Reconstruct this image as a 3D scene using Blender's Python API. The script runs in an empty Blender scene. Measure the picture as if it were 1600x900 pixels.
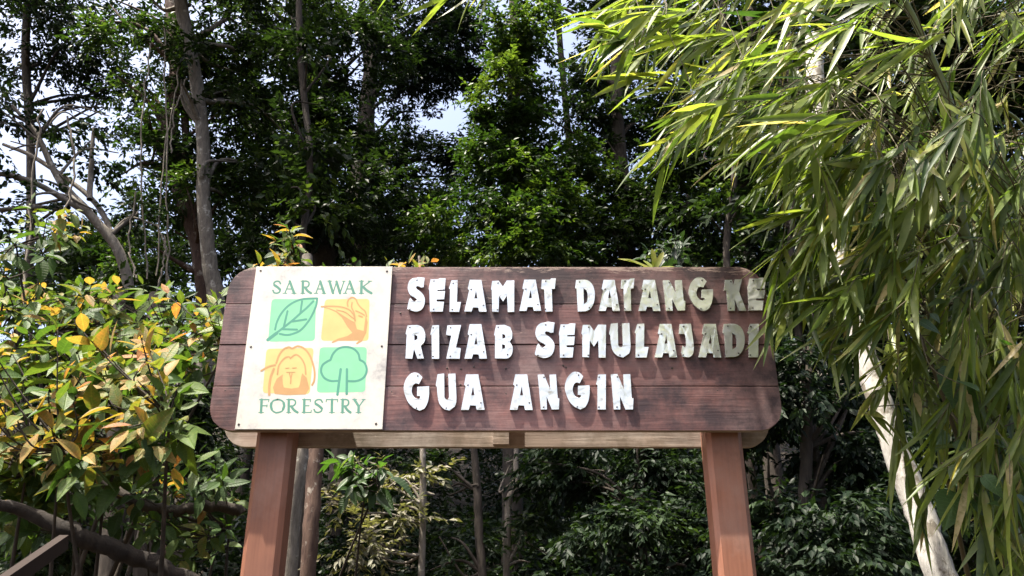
import bpy, bmesh, math, random
import numpy as np
from mathutils import Vector, Matrix
from mathutils.geometry import tessellate_polygon

R = math.radians
rng = np.random.default_rng(11)
random.seed(5)
sc = bpy.context.scene
COL = sc.collection

# ------------------------------------------------------------------ camera
PITCH = R(22.8)
F = 1280.0
EYE = np.array([0.0, 0.0, 1.6])
cam_d = bpy.data.cameras.new('camera')
cam = bpy.data.objects.new('camera', cam_d)
COL.objects.link(cam)
cam.location = EYE
cam.rotation_euler = (R(90) + PITCH, 0, 0)
cam_d.sensor_width = 36
cam_d.lens = 36 * F / 1600
cam_d.clip_end = 2000
cam_d.clip_start = 0.05
sc.camera = cam

# ------------------------------------------------------------------ light
SUN_DIR = Vector((0.35, 0.15, -1.0)).normalized()      # the way the light travels
w = bpy.data.worlds.new('World')
sc.world = w
w.use_nodes = True
nt = w.node_tree
sky = nt.nodes.new('ShaderNodeTexSky')
sky.sky_type = 'NISHITA'
sky.sun_disc = False
sky.sun_elevation = math.asin(-SUN_DIR.z)
sky.sun_rotation = math.atan2(-SUN_DIR.x, -SUN_DIR.y)
sky.air_density = 0.75
sky.dust_density = 8.0
sky.ozone_density = 1.5
bg = nt.nodes['Background']
bg.inputs['Strength'].default_value = 0.15
nt.links.new(sky.outputs[0], bg.inputs['Color'])
sun_d = bpy.data.lights.new('sun', 'SUN')
sun_d.energy = 5.0
sun_d.angle = R(0.53)
sun_d.color = (1.0, 0.93, 0.80)
sun = bpy.data.objects.new('sun', sun_d)
sun.rotation_mode = 'QUATERNION'
sun.rotation_quaternion = SUN_DIR.to_track_quat('-Z', 'Y')
sun.location = (0, 0, 30)
COL.objects.link(sun)

vs = sc.view_settings
vs.view_transform = 'Standard'
vs.look = 'None'
vs.gamma = 1
vs.use_curve_mapping = False
vs.exposure = 1.72
sc.render.engine = 'CYCLES'
cy = sc.cycles
cy.max_bounces = 7
cy.diffuse_bounces = 4
cy.glossy_bounces = 3
cy.transmission_bounces = 4
cy.transparent_max_bounces = 4
cy.use_denoising = True
cy.caustics_reflective = False
cy.caustics_refractive = False
cy.sample_clamp_indirect = 6


# ------------------------------------------------------------------ helpers
def W(px, py, Y):
    """point of the place seen at photo pixel (px, py), Y metres ahead of the viewer"""
    a = (px - 800) / F
    b = (450 - py) / F
    d = np.array([a, math.cos(PITCH) - b * math.sin(PITCH), math.sin(PITCH) + b * math.cos(PITCH)])
    return EYE + d * (Y / d[1])


def project(P):
    P = np.asarray(P) - EYE
    z = P[..., 1] * math.cos(PITCH) + P[..., 2] * math.sin(PITCH)
    y = -P[..., 1] * math.sin(PITCH) + P[..., 2] * math.cos(PITCH)
    return 800 + F * P[..., 0] / z, 450 - F * y / z, z


def gz(x, y):
    """height of the ground"""
    s = np.clip(np.asarray(y, float) - 12.0, 0, 36)
    return 0.5 * s + 0.25 * np.sin(np.asarray(x) * 0.5) * np.clip(s / 6, 0, 1)


OFF = {}


def put(o, parent=None):
    COL.objects.link(o)
    if parent is not None:
        o.parent = parent
    return o


def thing(name, label, cat, loc=(0, 0, 0), group=None):
    o = bpy.data.objects.new(name, None)
    o.empty_display_size = 0.1
    o.location = loc
    o['label'] = label
    o['category'] = cat
    if group:
        o['group'] = group
    put(o)
    OFF[o.name] = np.array(loc, float)
    return o


def tag(o, label, cat, group=None):
    o['label'] = label
    o['category'] = cat
    if group:
        o['group'] = group
    return o


def mesh_np(name, V, Fc, mat, tint=None, uv=None, smooth=False):
    V = np.asarray(V, np.float32)
    Fc = np.asarray(Fc, np.int32)
    me = bpy.data.meshes.new(name)
    me.vertices.add(len(V))
    me.vertices.foreach_set('co', V.ravel())
    n = Fc.shape[1]
    me.loops.add(Fc.size)
    me.polygons.add(len(Fc))
    me.loops.foreach_set('vertex_index', Fc.ravel())
    me.polygons.foreach_set('loop_start', np.arange(0, Fc.size, n, dtype=np.int32))
    if smooth:
        me.polygons.foreach_set('use_smooth', np.ones(len(Fc), bool))
    if tint is not None:
        a = me.attributes.new('tint', 'FLOAT', 'POINT')
        a.data.foreach_set('value', np.asarray(tint, np.float32))
    if uv is not None:
        u = me.uv_layers.new(name='leaf_uv')
        u.data.foreach_set('uv', np.asarray(uv, np.float32)[Fc.ravel()].ravel())
    me.update(calc_edges=True)
    me.materials.append(mat)
    return me


def part(name, me, parent=None):
    """mesh given in world coordinates becomes a child of its thing"""
    o = bpy.data.objects.new(name, me)
    if parent is not None:
        off = OFF[parent.name]
        me.transform(Matrix.Translation(-Vector(off)))
        put(o, parent)
        OFF[o.name] = off
    else:
        put(o)
        OFF[o.name] = np.zeros(3)
    return o


def pydata(name, V, Fc, mat, smooth=False):
    me = bpy.data.meshes.new(name)
    me.from_pydata([tuple(map(float, v)) for v in V], [], [tuple(map(int, f)) for f in Fc])
    me.update()
    me.materials.append(mat)
    if smooth:
        me.polygons.foreach_set('use_smooth', [True] * len(me.polygons))
    return me


def smooth_path(P, n=6):
    """Catmull-Rom through control points (rows may hold a radius too)"""
    P = np.asarray(P, float)
    if len(P) < 3:
        t = np.linspace(0, 1, n + 1)[:, None]
        return P[0] * (1 - t) + P[-1] * t
    Q = np.vstack([2 * P[0] - P[1], P, 2 * P[-1] - P[-2]])
    out = []
    for i in range(1, len(Q) - 2):
        for k in range(n):
            t = k / n
            a, b, c, d = Q[i - 1], Q[i], Q[i + 1], Q[i + 2]
            out.append(0.5 * (2 * b + (c - a) * t + (2 * a - 5 * b + 4 * c - d) * t * t + (3 * b - a - 3 * c + d) * t ** 3))
    out.append(P[-1])
    return np.array(out)


def tube(path, radii, sides=8, rough=0.0):
    """V, F of a tapered tube; rings share orientation"""
    path = np.asarray(path, float)
    radii = np.asarray(radii, float) * np.ones(len(path))
    T = np.gradient(path, axis=0)
    T /= np.linalg.norm(T, axis=1)[:, None] + 1e-9
    ref = np.array([0.0, 1.0, 0.0]) if abs(T[:, 1]).mean() < 0.8 else np.array([1.0, 0, 0])
    A = np.cross(T, ref)
    A /= np.linalg.norm(A, axis=1)[:, None] + 1e-9
    B = np.cross(T, A)
    an = np.linspace(0, 2 * math.pi, sides, endpoint=False)
    n = len(path)
    rr = radii[:, None] * (1 + rough * rng.normal(size=(n, sides)))
    V = path[:, None, :] + rr[..., None] * (np.cos(an)[None, :, None] * A[:, None, :] + np.sin(an)[None, :, None] * B[:, None, :])
    i = np.arange(n - 1)[:, None] * sides
    j = np.arange(sides)[None, :]
    j2 = (j + 1) % sides
    Fc = np.stack([i + j, i + j2, i + sides + j2, i + sides + j], -1).reshape(-1, 4)
    return V.reshape(-1, 3), Fc


def merge(parts):
    V, Fc, k = [], [], 0
    for v, f in parts:
        V.append(v)
        Fc.append(f + k)
        k += len(v)
    return np.vstack(V), np.vstack(Fc)


def unit(v):
    v = np.asarray(v, float)
    return v / (np.linalg.norm(v, axis=-1, keepdims=True) + 1e-9)


# ------------------------------------------------------------------ materials
def new_mat(name):
    m = bpy.data.materials.new(name)
    m.use_nodes = True
    t = m.node_tree
    for n in list(t.nodes):
        t.nodes.remove(n)
    out = t.nodes.new('ShaderNodeOutputMaterial')
    b = t.nodes.new('ShaderNodeBsdfPrincipled')
    t.links.new(b.outputs[0], out.inputs[0])
    return m, t, b, out


def node(t, kind, **kw):
    n = t.nodes.new(kind)
    for k, v in kw.items():
        if k.startswith('i_'):
            n.inputs[k[2:].replace('_', ' ')].default_value = v
        else:
            setattr(n, k, v)
    return n


def ramp(t, stops, mode='LINEAR'):
    n = t.nodes.new('ShaderNodeValToRGB')
    cr = n.color_ramp
    cr.interpolation = mode
    while len(cr.elements) > 1:
        cr.elements.remove(cr.elements[-1])
    cr.elements[0].position = stops[0][0]
    cr.elements[0].color = (*stops[0][1], 1)
    for p, c in stops[1:]:
        e = cr.elements.new(p)
        e.color = (*c, 1)
    return n


def mix_col(t, fac, a, b, blend='MIX'):
    n = t.nodes.new('ShaderNodeMix')
    n.data_type = 'RGBA'
    n.blend_type = blend
    for sock, v in ((n.inputs[0], fac), (n.inputs[6], a), (n.inputs[7], b)):
        if hasattr(v, 'is_linked'):
            t.links.new(v, sock)
        elif isinstance(v, (int, float)):
            sock.default_value = v
        else:
            sock.default_value = (*v, 1)
    return n.outputs[2]


def leaf_mat(name, stops, rough=0.42, trans=0.35, veins=False, spec=0.5, tgain=(1.5, 1.7, 0.55)):
    m, t, b, out = new_mat(name)
    at = node(t, 'ShaderNodeAttribute', attribute_name='tint')
    rp = ramp(t, stops)
    ge = node(t, 'ShaderNodeNewGeometry')
    nz = node(t, 'ShaderNodeTexNoise')
    nz.inputs['Scale'].default_value = 34
    nz.inputs['Detail'].default_value = 4
    nz.inputs['Roughness'].default_value = 0.65
    t.links.new(ge.outputs['Position'], nz.inputs[0])
    bl = node(t, 'ShaderNodeMath', operation='MULTIPLY_ADD')
    bl.inputs[1].default_value = 0.5
    t.links.new(nz.outputs[0], bl.inputs[0])
    sb = node(t, 'ShaderNodeMath', operation='SUBTRACT')
    t.links.new(at.outputs['Fac'], sb.inputs[0])
    sb.inputs[1].default_value = 0.25
    t.links.new(sb.outputs[0], bl.inputs[2])
    t.links.new(bl.outputs[0], rp.inputs[0])
    col = rp.outputs[0]
    if veins:
        uv = node(t, 'ShaderNodeUVMap', uv_map='leaf_uv')
        sx = node(t, 'ShaderNodeSeparateXYZ')
        t.links.new(uv.outputs[0], sx.inputs[0])
        ab = node(t, 'ShaderNodeMath', operation='ABSOLUTE')
        t.links.new(sx.outputs[1], ab.inputs[0])
        m1 = node(t, 'ShaderNodeMath', operation='MULTIPLY')
        m1.inputs[1].default_value = -0.22
        t.links.new(ab.outputs[0], m1.inputs[0])
        a1 = node(t, 'ShaderNodeMath', operation='ADD')
        t.links.new(m1.outputs[0], a1.inputs[0])
        t.links.new(sx.outputs[0], a1.inputs[1])
        m2 = node(t, 'ShaderNodeMath', operation='MULTIPLY')
        m2.inputs[1].default_value = 62.0
        t.links.new(a1.outputs[0], m2.inputs[0])
        sn = node(t, 'ShaderNodeMath', operation='SINE')
        t.links.new(m2.outputs[0], sn.inputs[0])
        vr = ramp(t, [(0.0, (0, 0, 0)), (0.86, (0, 0, 0)), (1.0, (1, 1, 1))])
        t.links.new(sn.outputs[0], vr.inputs[0])
        mr = ramp(t, [(0.0, (1, 1, 1)), (0.07, (0, 0, 0))])
        t.links.new(ab.outputs[0], mr.inputs[0])
        mx = node(t, 'ShaderNodeMath', operation='MAXIMUM')
        t.links.new(vr.outputs[0], mx.inputs[0])
        t.links.new(mr.outputs[0], mx.inputs[1])
        mf = node(t, 'ShaderNodeMath', operation='MULTIPLY')
        mf.inputs[1].default_value = 0.45
        t.links.new(mx.outputs[0], mf.inputs[0])
        light = mix_col(t, 1.0, col, (1.7, 1.7, 1.5), 'MULTIPLY')
        col = mix_col(t, mf.outputs[0], col, light)
        bp = node(t, 'ShaderNodeBump')
        bp.inputs['Strength'].default_value = 0.5
        bp.inputs['Distance'].default_value = 0.004
        bp.invert = True
        t.links.new(mx.outputs[0], bp.inputs['Height'])
        t.links.new(bp.outputs[0], b.inputs['Normal'])
    t.links.new(col, b.inputs['Base Color'])
    b.inputs['Roughness'].default_value = rough
    b.inputs['Specular IOR Level'].default_value = spec
    tr = node(t, 'ShaderNodeBsdfTranslucent')
    tc = mix_col(t, 1.0, col, tgain, 'MULTIPLY')
    t.links.new(tc, tr.inputs[0])
    ms = node(t, 'ShaderNodeMixShader')
    ms.inputs[0].default_value = trans
    t.links.new(b.outputs[0], ms.inputs[1])
    t.links.new(tr.outputs[0], ms.inputs[2])
    t.links.new(ms.outputs[0], out.inputs[0])
    return m


def plain(name, col, rough=0.6, spec=0.4, metal=0.0):
    m, t, b, out = new_mat(name)
    tc = node(t, 'ShaderNodeTexCoord')
    nz = node(t, 'ShaderNodeTexNoise')
    nz.inputs['Scale'].default_value = 14
    nz.inputs['Detail'].default_value = 5
    t.links.new(tc.outputs['Object'], nz.inputs[0])
    c = tuple(0.82 * x for x in col)
    t.links.new(mix_col(t, nz.outputs[0], c, tuple(min(1, 1.12 * x) for x in col)), b.inputs['Base Color'])
    b.inputs['Roughness'].default_value = rough
    b.inputs['Specular IOR Level'].default_value = spec
    b.inputs['Metallic'].default_value = metal
    return m


def bark_mat(name, c1, c2, c3=None, scale=6, patch=0.55, stretch=(1, 1, 0.25)):
    m, t, b, out = new_mat(name)
    tc = node(t, 'ShaderNodeTexCoord')
    mp = node(t, 'ShaderNodeMapping')
    mp.inputs['Scale'].default_value = stretch
    t.links.new(tc.outputs['Object'], mp.inputs[0])
    n1 = node(t, 'ShaderNodeTexNoise')
    n1.inputs['Scale'].default_value = scale * 5
    n1.inputs['Detail'].default_value = 8
    n1.inputs['Roughness'].default_value = 0.7
    t.links.new(mp.outputs[0], n1.inputs[0])
    r1 = ramp(t, [(0.35, c1), (0.65, c2)])
    t.links.new(n1.outputs[0], r1.inputs[0])
    col = r1.outputs[0]
    if c3:
        n2 = node(t, 'ShaderNodeTexNoise')
        n2.inputs['Scale'].default_value = scale * 1.6
        n2.inputs['Detail'].default_value = 6
        n2.inputs['Roughness'].default_value = 0.65
        t.links.new(tc.outputs['Object'], n2.inputs[0])
        r2 = ramp(t, [(patch, (0, 0, 0)), (patch + 0.07, (1, 1, 1))])
        t.links.new(n2.outputs[0], r2.inputs[0])
        col = mix_col(t, r2.outputs[0], col, c3)
    t.links.new(col, b.inputs['Base Color'])
    b.inputs['Roughness'].default_value = 0.85
    b.inputs['Specular IOR Level'].default_value = 0.25
    bp = node(t, 'ShaderNodeBump')
    bp.inputs['Strength'].default_value = 0.7
    bp.inputs['Distance'].default_value = 0.02
    t.links.new(n1.outputs[0], bp.inputs['Height'])
    t.links.new(bp.outputs[0], b.inputs['Normal'])
    return m


def painted_wood(name, base, dark, bare, seed=0.0, mould=0.58, wear=0.66, grain=1.0, axis='X', edge=None, con=1.0):
    """stained planks: grain along the length, mould stains, worn patches with bare fibres"""
    m, t, b, out = new_mat(name)
    tc = node(t, 'ShaderNodeTexCoord')
    oi = node(t, 'ShaderNodeObjectInfo')
    mp = node(t, 'ShaderNodeMapping')
    mp.inputs['Location'].default_value = (seed, seed * 1.7, seed * 0.3)
    mp.inputs['Scale'].default_value = (1.2, 12, 26) if axis == 'X' else (26, 26, 1.2)
    t.links.new(tc.outputs['Object'], mp.inputs[0])
    g = node(t, 'ShaderNodeTexNoise')
    g.inputs['Scale'].default_value = 3.0
    g.inputs['Detail'].default_value = 8
    g.inputs['Roughness'].default_value = 0.62
    t.links.new(mp.outputs[0], g.inputs[0])
    rg = ramp(t, [(0.25, tuple((1 - 0.34 * con) * c for c in base)), (0.5, base), (0.78, tuple((1 + 0.3 * con) * c for c in base))])
    t.links.new(g.outputs[0], rg.inputs[0])
    # broad fading
    n0 = node(t, 'ShaderNodeTexNoise')
    n0.inputs['Scale'].default_value = 2.3
    n0.inputs['Detail'].default_value = 3
    t.links.new(tc.outputs['Object'], n0.inputs[0])
    r0 = ramp(t, [(0.35, (0.8, 0.78, 0.82)), (0.7, (1.15, 1.05, 1.0))])
    t.links.new(n0.outputs[0], r0.inputs[0])
    col = mix_col(t, 1.0, rg.outputs[0], r0.outputs[0], 'MULTIPLY')
    nf = node(t, 'ShaderNodeTexNoise')
    nf.inputs['Scale'].default_value = 1.7
    nf.inputs['Detail'].default_value = 7
    nf.inputs['Roughness'].default_value = 0.68
    mpf = node(t, 'ShaderNodeMapping')
    mpf.inputs['Location'].default_value = (3.1 + seed, 0.7, 5.0)
    t.links.new(tc.outputs['Object'], mpf.inputs[0])
    t.links.new(mpf.outputs[0], nf.inputs[0])
    rf = ramp(t, [(0.46, (0, 0, 0)), (0.66, (0.7 * con, 0.7 * con, 0.7 * con))])
    t.links.new(nf.outputs[0], rf.inputs[0])
    grey = 0.33 * sum(base)
    col = mix_col(t, rf.outputs[0], col, tuple(0.75 * c + 0.95 * grey for c in base))
    # mould
    n2 = node(t, 'ShaderNodeTexNoise')
    n2.inputs['Scale'].default_value = 2.6
    n2.inputs['Detail'].default_value = 10
    n2.inputs['Roughness'].default_value = 0.72
    t.links.new(tc.outputs['Object'], n2.inputs[0])
    r2 = ramp(t, [(mould, (0, 0, 0)), (mould + 0.20, (0.9, 0.9, 0.9))])
    t.links.new(n2.outputs[0], r2.inputs[0])
    col = mix_col(t, r2.outputs[0], col, dark)
    # worn flecks follow the grain
    n3 = node(t, 'ShaderNodeTexNoise')
    n3.inputs['Scale'].default_value = 5.0
    n3.inputs['Detail'].default_value = 10
    n3.inputs['Roughness'].default_value = 0.8
    mp3 = node(t, 'ShaderNodeMapping')
    mp3.inputs['Scale'].default_value = (1.6, 6, 9) if axis == 'X' else (9, 9, 1.6)
    t.links.new(tc.outputs['Object'], mp3.inputs[0])
    t.links.new(mp3.outputs[0], n3.inputs[0])
    r3 = ramp(t, [(wear, (0, 0, 0)), (wear + 0.05, (0.8, 0.8, 0.8))])
    src = n3.outputs[0]
    if edge:
        # paint worn off along the top edge
        sx = node(t, 'ShaderNodeSeparateXYZ')
        t.links.new(tc.outputs['Object'], sx.inputs[0])
        me_ = node(t, 'ShaderNodeMapRange')
        me_.inputs['From Min'].default_value = edge - 0.045
        me_.inputs['From Max'].default_value = edge
        me_.inputs['To Min'].default_value = 0.0
        me_.inputs['To Max'].default_value = 0.17
        t.links.new(sx.outputs[2], me_.inputs[0])
        ad = node(t, 'ShaderNodeMath', operation='ADD')
        t.links.new(src, ad.inputs[0])
        t.links.new(me_.outputs[0], ad.inputs[1])
        src = ad.outputs[0]
    t.links.new(src, r3.inputs[0])
    col = mix_col(t, r3.outputs[0], col, bare)
    t.links.new(col, b.inputs['Base Color'])
    rr = ramp(t, [(0.3, (0.42, 0.42, 0.42)), (0.7, (0.66, 0.66, 0.66))])
    t.links.new(g.outputs[0], rr.inputs[0])
    t.links.new(rr.outputs[0], b.inputs['Roughness'])
    b.inputs['Specular IOR Level'].default_value = 0.4
    bp = node(t, 'ShaderNodeBump')
    bp.inputs['Strength'].default_value = 0.35 * grain
    bp.inputs['Distance'].default_value = 0.004
    t.links.new(g.outputs[0], bp.inputs['Height'])
    t.links.new(bp.outputs[0], b.inputs['Normal'])
    return m


M = {}
M['plank'] = painted_wood('stained_plank', (0.178, 0.086, 0.080), (0.026, 0.018, 0.024), (0.36, 0.25, 0.21), 0.0, 0.41, 0.63)
M['plank_top'] = painted_wood('weathered_plank', (0.168, 0.081, 0.076), (0.020, 0.013, 0.016), (0.34, 0.25, 0.21), 4.0, 0.38, 0.61, edge=float(W(775, 417, 3.8)[2]))
M['raw'] = painted_wood('bare_wood', (0.40, 0.335, 0.285), (0.14, 0.115, 0.08), (0.55, 0.48, 0.42), 9.0, 0.46, 0.60)
M['post'] = painted_wood('painted_post', (0.25, 0.112, 0.068), (0.11, 0.052, 0.036), (0.34, 0.19, 0.14), 2.0, 0.56, 0.66, 0.45, 'Z', con=0.6)
M['rail'] = plain('rail_wood', (0.022, 0.015, 0.012), 0.8, 0.15)


def poster_mat():
    m, t, b, out = new_mat('printed_panel')
    tc = node(t, 'ShaderNodeTexCoord')
    n = node(t, 'ShaderNodeTexNoise')
    n.inputs['Scale'].default_value = 4.5
    n.inputs['Detail'].default_value = 10
    n.inputs['Roughness'].default_value = 0.75
    t.links.new(tc.outputs['Object'], n.inputs[0])
    r = ramp(t, [(0.50, (0.64, 0.615, 0.535)), (0.60, (0.50, 0.49, 0.46)), (0.72, (0.24, 0.23, 0.23))])
    t.links.new(n.outputs[0], r.inputs[0])
    t.links.new(r.outputs[0], b.inputs['Base Color'])
    b.inputs['Roughness'].default_value = 0.5
    return m


M['poster'] = poster_mat()


def sheet_mat(name, seed):
    """polished sheet letters: buckled, spotted, half dulled"""
    m, t, b, out = new_mat(name)
    tc = node(t, 'ShaderNodeTexCoord')
    mp = node(t, 'ShaderNodeMapping')
    mp.inputs['Location'].default_value = (seed, 0, seed)
    t.links.new(tc.outputs['Object'], mp.inputs[0])
    n = node(t, 'ShaderNodeTexNoise')
    n.inputs['Scale'].default_value = 8
    n.inputs['Detail'].default_value = 1.2
    n.inputs['Distortion'].default_value = 1.6
    t.links.new(mp.outputs[0], n.inputs[0])
    bp = node(t, 'ShaderNodeBump')
    bp.inputs['Strength'].default_value = 0.4
    bp.inputs['Distance'].default_value = 0.012
    t.links.new(n.outputs[0], bp.inputs['Height'])
    t.links.new(bp.outputs[0], b.inputs['Normal'])
    n2 = node(t, 'ShaderNodeTexNoise')
    n2.inputs['Scale'].default_value = 30
    n2.inputs['Detail'].default_value = 8
    t.links.new(mp.outputs[0], n2.inputs[0])
    r = ramp(t, [(0.0, (0.80, 0.81, 0.78)), (0.60, (0.76, 0.77, 0.73)), (0.74, (0.46, 0.42, 0.34))])
    t.links.new(n2.outputs[0], r.inputs[0])
    t.links.new(r.outputs[0], b.inputs['Base Color'])
    b.inputs['Metallic'].default_value = 0.62
    b.inputs['Roughness'].default_value = 0.13
    return m


M['sheet'] = sheet_mat('letter_sheet', 0.0)
M['screw'] = plain('screw_steel', (0.06, 0.05, 0.045), 0.5, 0.5, 0.6)
M['p_green'] = plain('print_green', (0.22, 0.58, 0.33), 0.55)
M['p_teal'] = plain('print_teal', (0.08, 0.29, 0.21), 0.55)
M['p_orange'] = plain('print_orange', (0.72, 0.49, 0.19), 0.55)
M['p_tan'] = plain('print_tan', (0.50, 0.29, 0.12), 0.55)
M['p_skin'] = plain('print_pale', (0.80, 0.62, 0.38), 0.55)
M['p_text'] = plain('print_text', (0.10, 0.27, 0.20), 0.55)

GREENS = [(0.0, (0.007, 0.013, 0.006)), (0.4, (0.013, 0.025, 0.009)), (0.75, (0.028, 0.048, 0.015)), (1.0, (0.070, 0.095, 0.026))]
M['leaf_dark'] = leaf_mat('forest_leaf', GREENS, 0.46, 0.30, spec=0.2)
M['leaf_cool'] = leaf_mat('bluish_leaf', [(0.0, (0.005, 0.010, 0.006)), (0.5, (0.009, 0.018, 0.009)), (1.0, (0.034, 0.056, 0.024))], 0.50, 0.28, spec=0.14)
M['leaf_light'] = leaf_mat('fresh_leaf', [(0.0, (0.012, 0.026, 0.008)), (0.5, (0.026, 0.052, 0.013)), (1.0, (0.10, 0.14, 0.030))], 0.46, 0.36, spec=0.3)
M['leaf_pale'] = leaf_mat('pale_leaf', [(0.0, (0.09, 0.09, 0.055)), (0.5, (0.14, 0.13, 0.085)), (1.0, (0.22, 0.19, 0.13))], 0.5, 0.25, spec=0.3)
M['leaf_shrub'] = leaf_mat('shrub_leaf', [(0.0, (0.016, 0.036, 0.010)), (0.35, (0.038, 0.080, 0.016)), (0.62, (0.085, 0.125, 0.024)),
                                          (0.8, (0.20, 0.150, 0.040)), (0.92, (0.31, 0.165, 0.05)), (1.0, (0.25, 0.11, 0.045))], 0.55, 0.42, True, spec=0.28,
                           tgain=(1.4, 1.35, 0.6))
M['leaf_bamboo'] = leaf_mat('bamboo_leaf', [(0.0, (0.026, 0.056, 0.014)), (0.4, (0.105, 0.150, 0.028)), (0.8, (0.195, 0.225, 0.048)),
                                            (0.93, (0.22, 0.20, 0.06)), (1.0, (0.36, 0.29, 0.14))], 0.40, 0.54, False, spec=0.42, tgain=(1.55, 1.65, 0.75))
M['leaf_vine'] = leaf_mat('vine_leaf', [(0.0, (0.022, 0.050, 0.014)), (0.6, (0.045, 0.090, 0.022)), (1.0, (0.18, 0.18, 0.05))], 0.4, 0.42, True)
M['leaf_big_dark'] = leaf_mat('large_dark_leaf', [(0.0, (0.010, 0.020, 0.012)), (0.6, (0.022, 0.042, 0.020)), (1.0, (0.08, 0.10, 0.03))], 0.4, 0.3, True, spec=0.35)
M['bark'] = bark_mat('dark_bark', (0.022, 0.018, 0.014), (0.060, 0.048, 0.038), (0.12, 0.11, 0.09), 5, 0.62)
M['bark_darker'] = bark_mat('darker_bark', (0.009, 0.007, 0.006), (0.026, 0.020, 0.016), (0.05, 0.05, 0.035), 5, 0.62)  # darker version of the dark bark, for the bough
M['bark_grey'] = bark_mat('grey_bark', (0.09, 0.078, 0.064), (0.19, 0.165, 0.135), (0.32, 0.30, 0.26), 5, 0.58)
M['bark_red'] = bark_mat('reddish_bark', (0.045, 0.026, 0.020), (0.10, 0.062, 0.046), (0.22, 0.19, 0.16), 5, 0.58)
M['bark_pale'] = bark_mat('pale_bark', (0.30, 0.285, 0.26), (0.46, 0.445, 0.42), (0.17, 0.15, 0.12), 5.5, 0.55)
M['liana'] = bark_mat('liana_bark', (0.10, 0.085, 0.065), (0.22, 0.19, 0.15), None, 12)
M['culm'] = plain('bamboo_culm', (0.10, 0.12, 0.035), 0.4)
M['twig'] = plain('twig', (0.085, 0.070, 0.035), 0.7)


def soil_mat():
    m, t, b, out = new_mat('forest_soil')
    tc = node(t, 'ShaderNodeTexCoord')
    n = node(t, 'ShaderNodeTexNoise')
    n.inputs['Scale'].default_value = 3
    n.inputs['Detail'].default_value = 10
    t.links.new(tc.outputs['Object'], n.inputs[0])
    r = ramp(t, [(0.35, (0.015, 0.011, 0.007)), (0.55, (0.035, 0.025, 0.015)), (0.7, (0.018, 0.026, 0.010))])
    t.links.new(n.outputs[0], r.inputs[0])
    t.links.new(r.outputs[0], b.inputs['Base Color'])
    b.inputs['Roughness'].default_value = 0.95
    bp = node(t, 'ShaderNodeBump')
    bp.inputs['Distance'].default_value = 0.1
    t.links.new(n.outputs[0], bp.inputs['Height'])
    t.links.new(bp.outputs[0], b.inputs['Normal'])
    return m


M['soil'] = soil_mat()

# ------------------------------------------------------------------ ground
xs = np.concatenate([[-400, -150], np.linspace(-60, 60, 61), [150, 400]])
ys = np.concatenate([[-400, -100, -30], np.linspace(-10, 12, 12), np.linspace(14, 60, 24), [150, 500]])
GX, GY = np.meshgrid(xs, ys)
GZ = gz(GX, GY)
gv = np.stack([GX, GY, GZ], -1).reshape(-1, 3)
nx = len(xs)
i = np.arange(len(ys) - 1)[:, None] * nx
j = np.arange(nx - 1)[None, :]
gf = np.stack([i + j, i + j + 1, i + nx + j + 1, i + nx + j], -1).reshape(-1, 4)
g = part('ground', mesh_np('ground', gv, gf, M['soil'], smooth=True))
g['kind'] = 'structure'
g['label'] = 'dark forest floor rising to a wooded slope'

# ------------------------------------------------------------------ the sign
YB = 3.80                      # front face of the boards
sign = thing('sign_board', 'brown plank sign on two posts with white letters and a printed forestry panel', 'sign', (0, YB + 0.12, 0))


def B(px, py, dy=0.0):
    """photo pixel on the plane of the board; dy metres in front of it"""
    p = W(px, py, YB)
    return np.array([p[0], YB - dy, p[2]])


def zrow(py):
    return W(775, py, YB)[2]


xl, xr = W(328, 640, YB)[0], W(1221.5, 640, YB)[0]
z_joint = [zrow(672.5), zrow(603.5), zrow(538.5), zrow(475.0), zrow(417)]
BT = 0.046


def corner_poly(x0, x1, z0, z1, rb=0.0, rt=0.0, n=9):
    pts = []
    def arc(cx, cz, r, a0):
        if r <= 0:
            pts.append((cx, cz))
            return
        for k in range(n + 1):
            a = a0 + math.pi / 2 * k / n
            pts.append((cx + r * math.cos(a), cz + r * math.sin(a)))
    arc(x0 + rb, z0 + rb, rb, math.pi)
    arc(x1 - rb, z0 + rb, rb, 1.5 * math.pi)
    arc(x1 - rt, z1 - rt, rt, 0)
    arc(x0 + rt, z1 - rt, rt, math.pi / 2)
    return pts


def slab(name, poly, yf, yb, mat, bevel=0.003, side_mat=None):
    """polygon in the x-z plane (counter-clockwise from the front) extruded from yf (front) to yb"""
    bm = bmesh.new()
    n = len(poly)
    f = [bm.verts.new((x, yf, z)) for x, z in poly]
    k = [bm.verts.new((x, yb, z)) for x, z in poly]
    front = bm.faces.new(f)
    bm.faces.new(k[::-1])
    for a in range(n):
        b2 = (a + 1) % n
        fc = bm.faces.new((f[a], k[a], k[b2], f[b2]))
        fc.material_index = 1 if side_mat else 0
    if bevel:
        bmesh.ops.bevel(bm, geom=list(front.edges), offset=bevel, segments=2, affect='EDGES', profile=0.6)
    bmesh.ops.recalc_face_normals(bm, faces=bm.faces)
    me = bpy.data.meshes.new(name)
    bm.to_mesh(me)
    bm.free()
    me.materials.append(mat)
    if side_mat:
        me.materials.append(side_mat)
    return me


GAP = 0.005
offs = [-0.002, 0.0015, 0.0, 0.0025]
for k in range(4):
    z0 = z_joint[k] + (GAP / 2 if k > 0 else 0)
    z1 = z_joint[k + 1] - (GAP / 2 if k < 3 else 0)
    poly = corner_poly(xl, xr, z0, z1, 0.115 if k == 0 else 0, 0.135 if k == 3 else 0)
    part('plank', slab('plank', poly, YB + offs[k], YB + BT + offs[k], M['plank_top'] if k == 3 else M['plank'], 0.0025, M['raw'] if k == 0 else None), sign)
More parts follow.
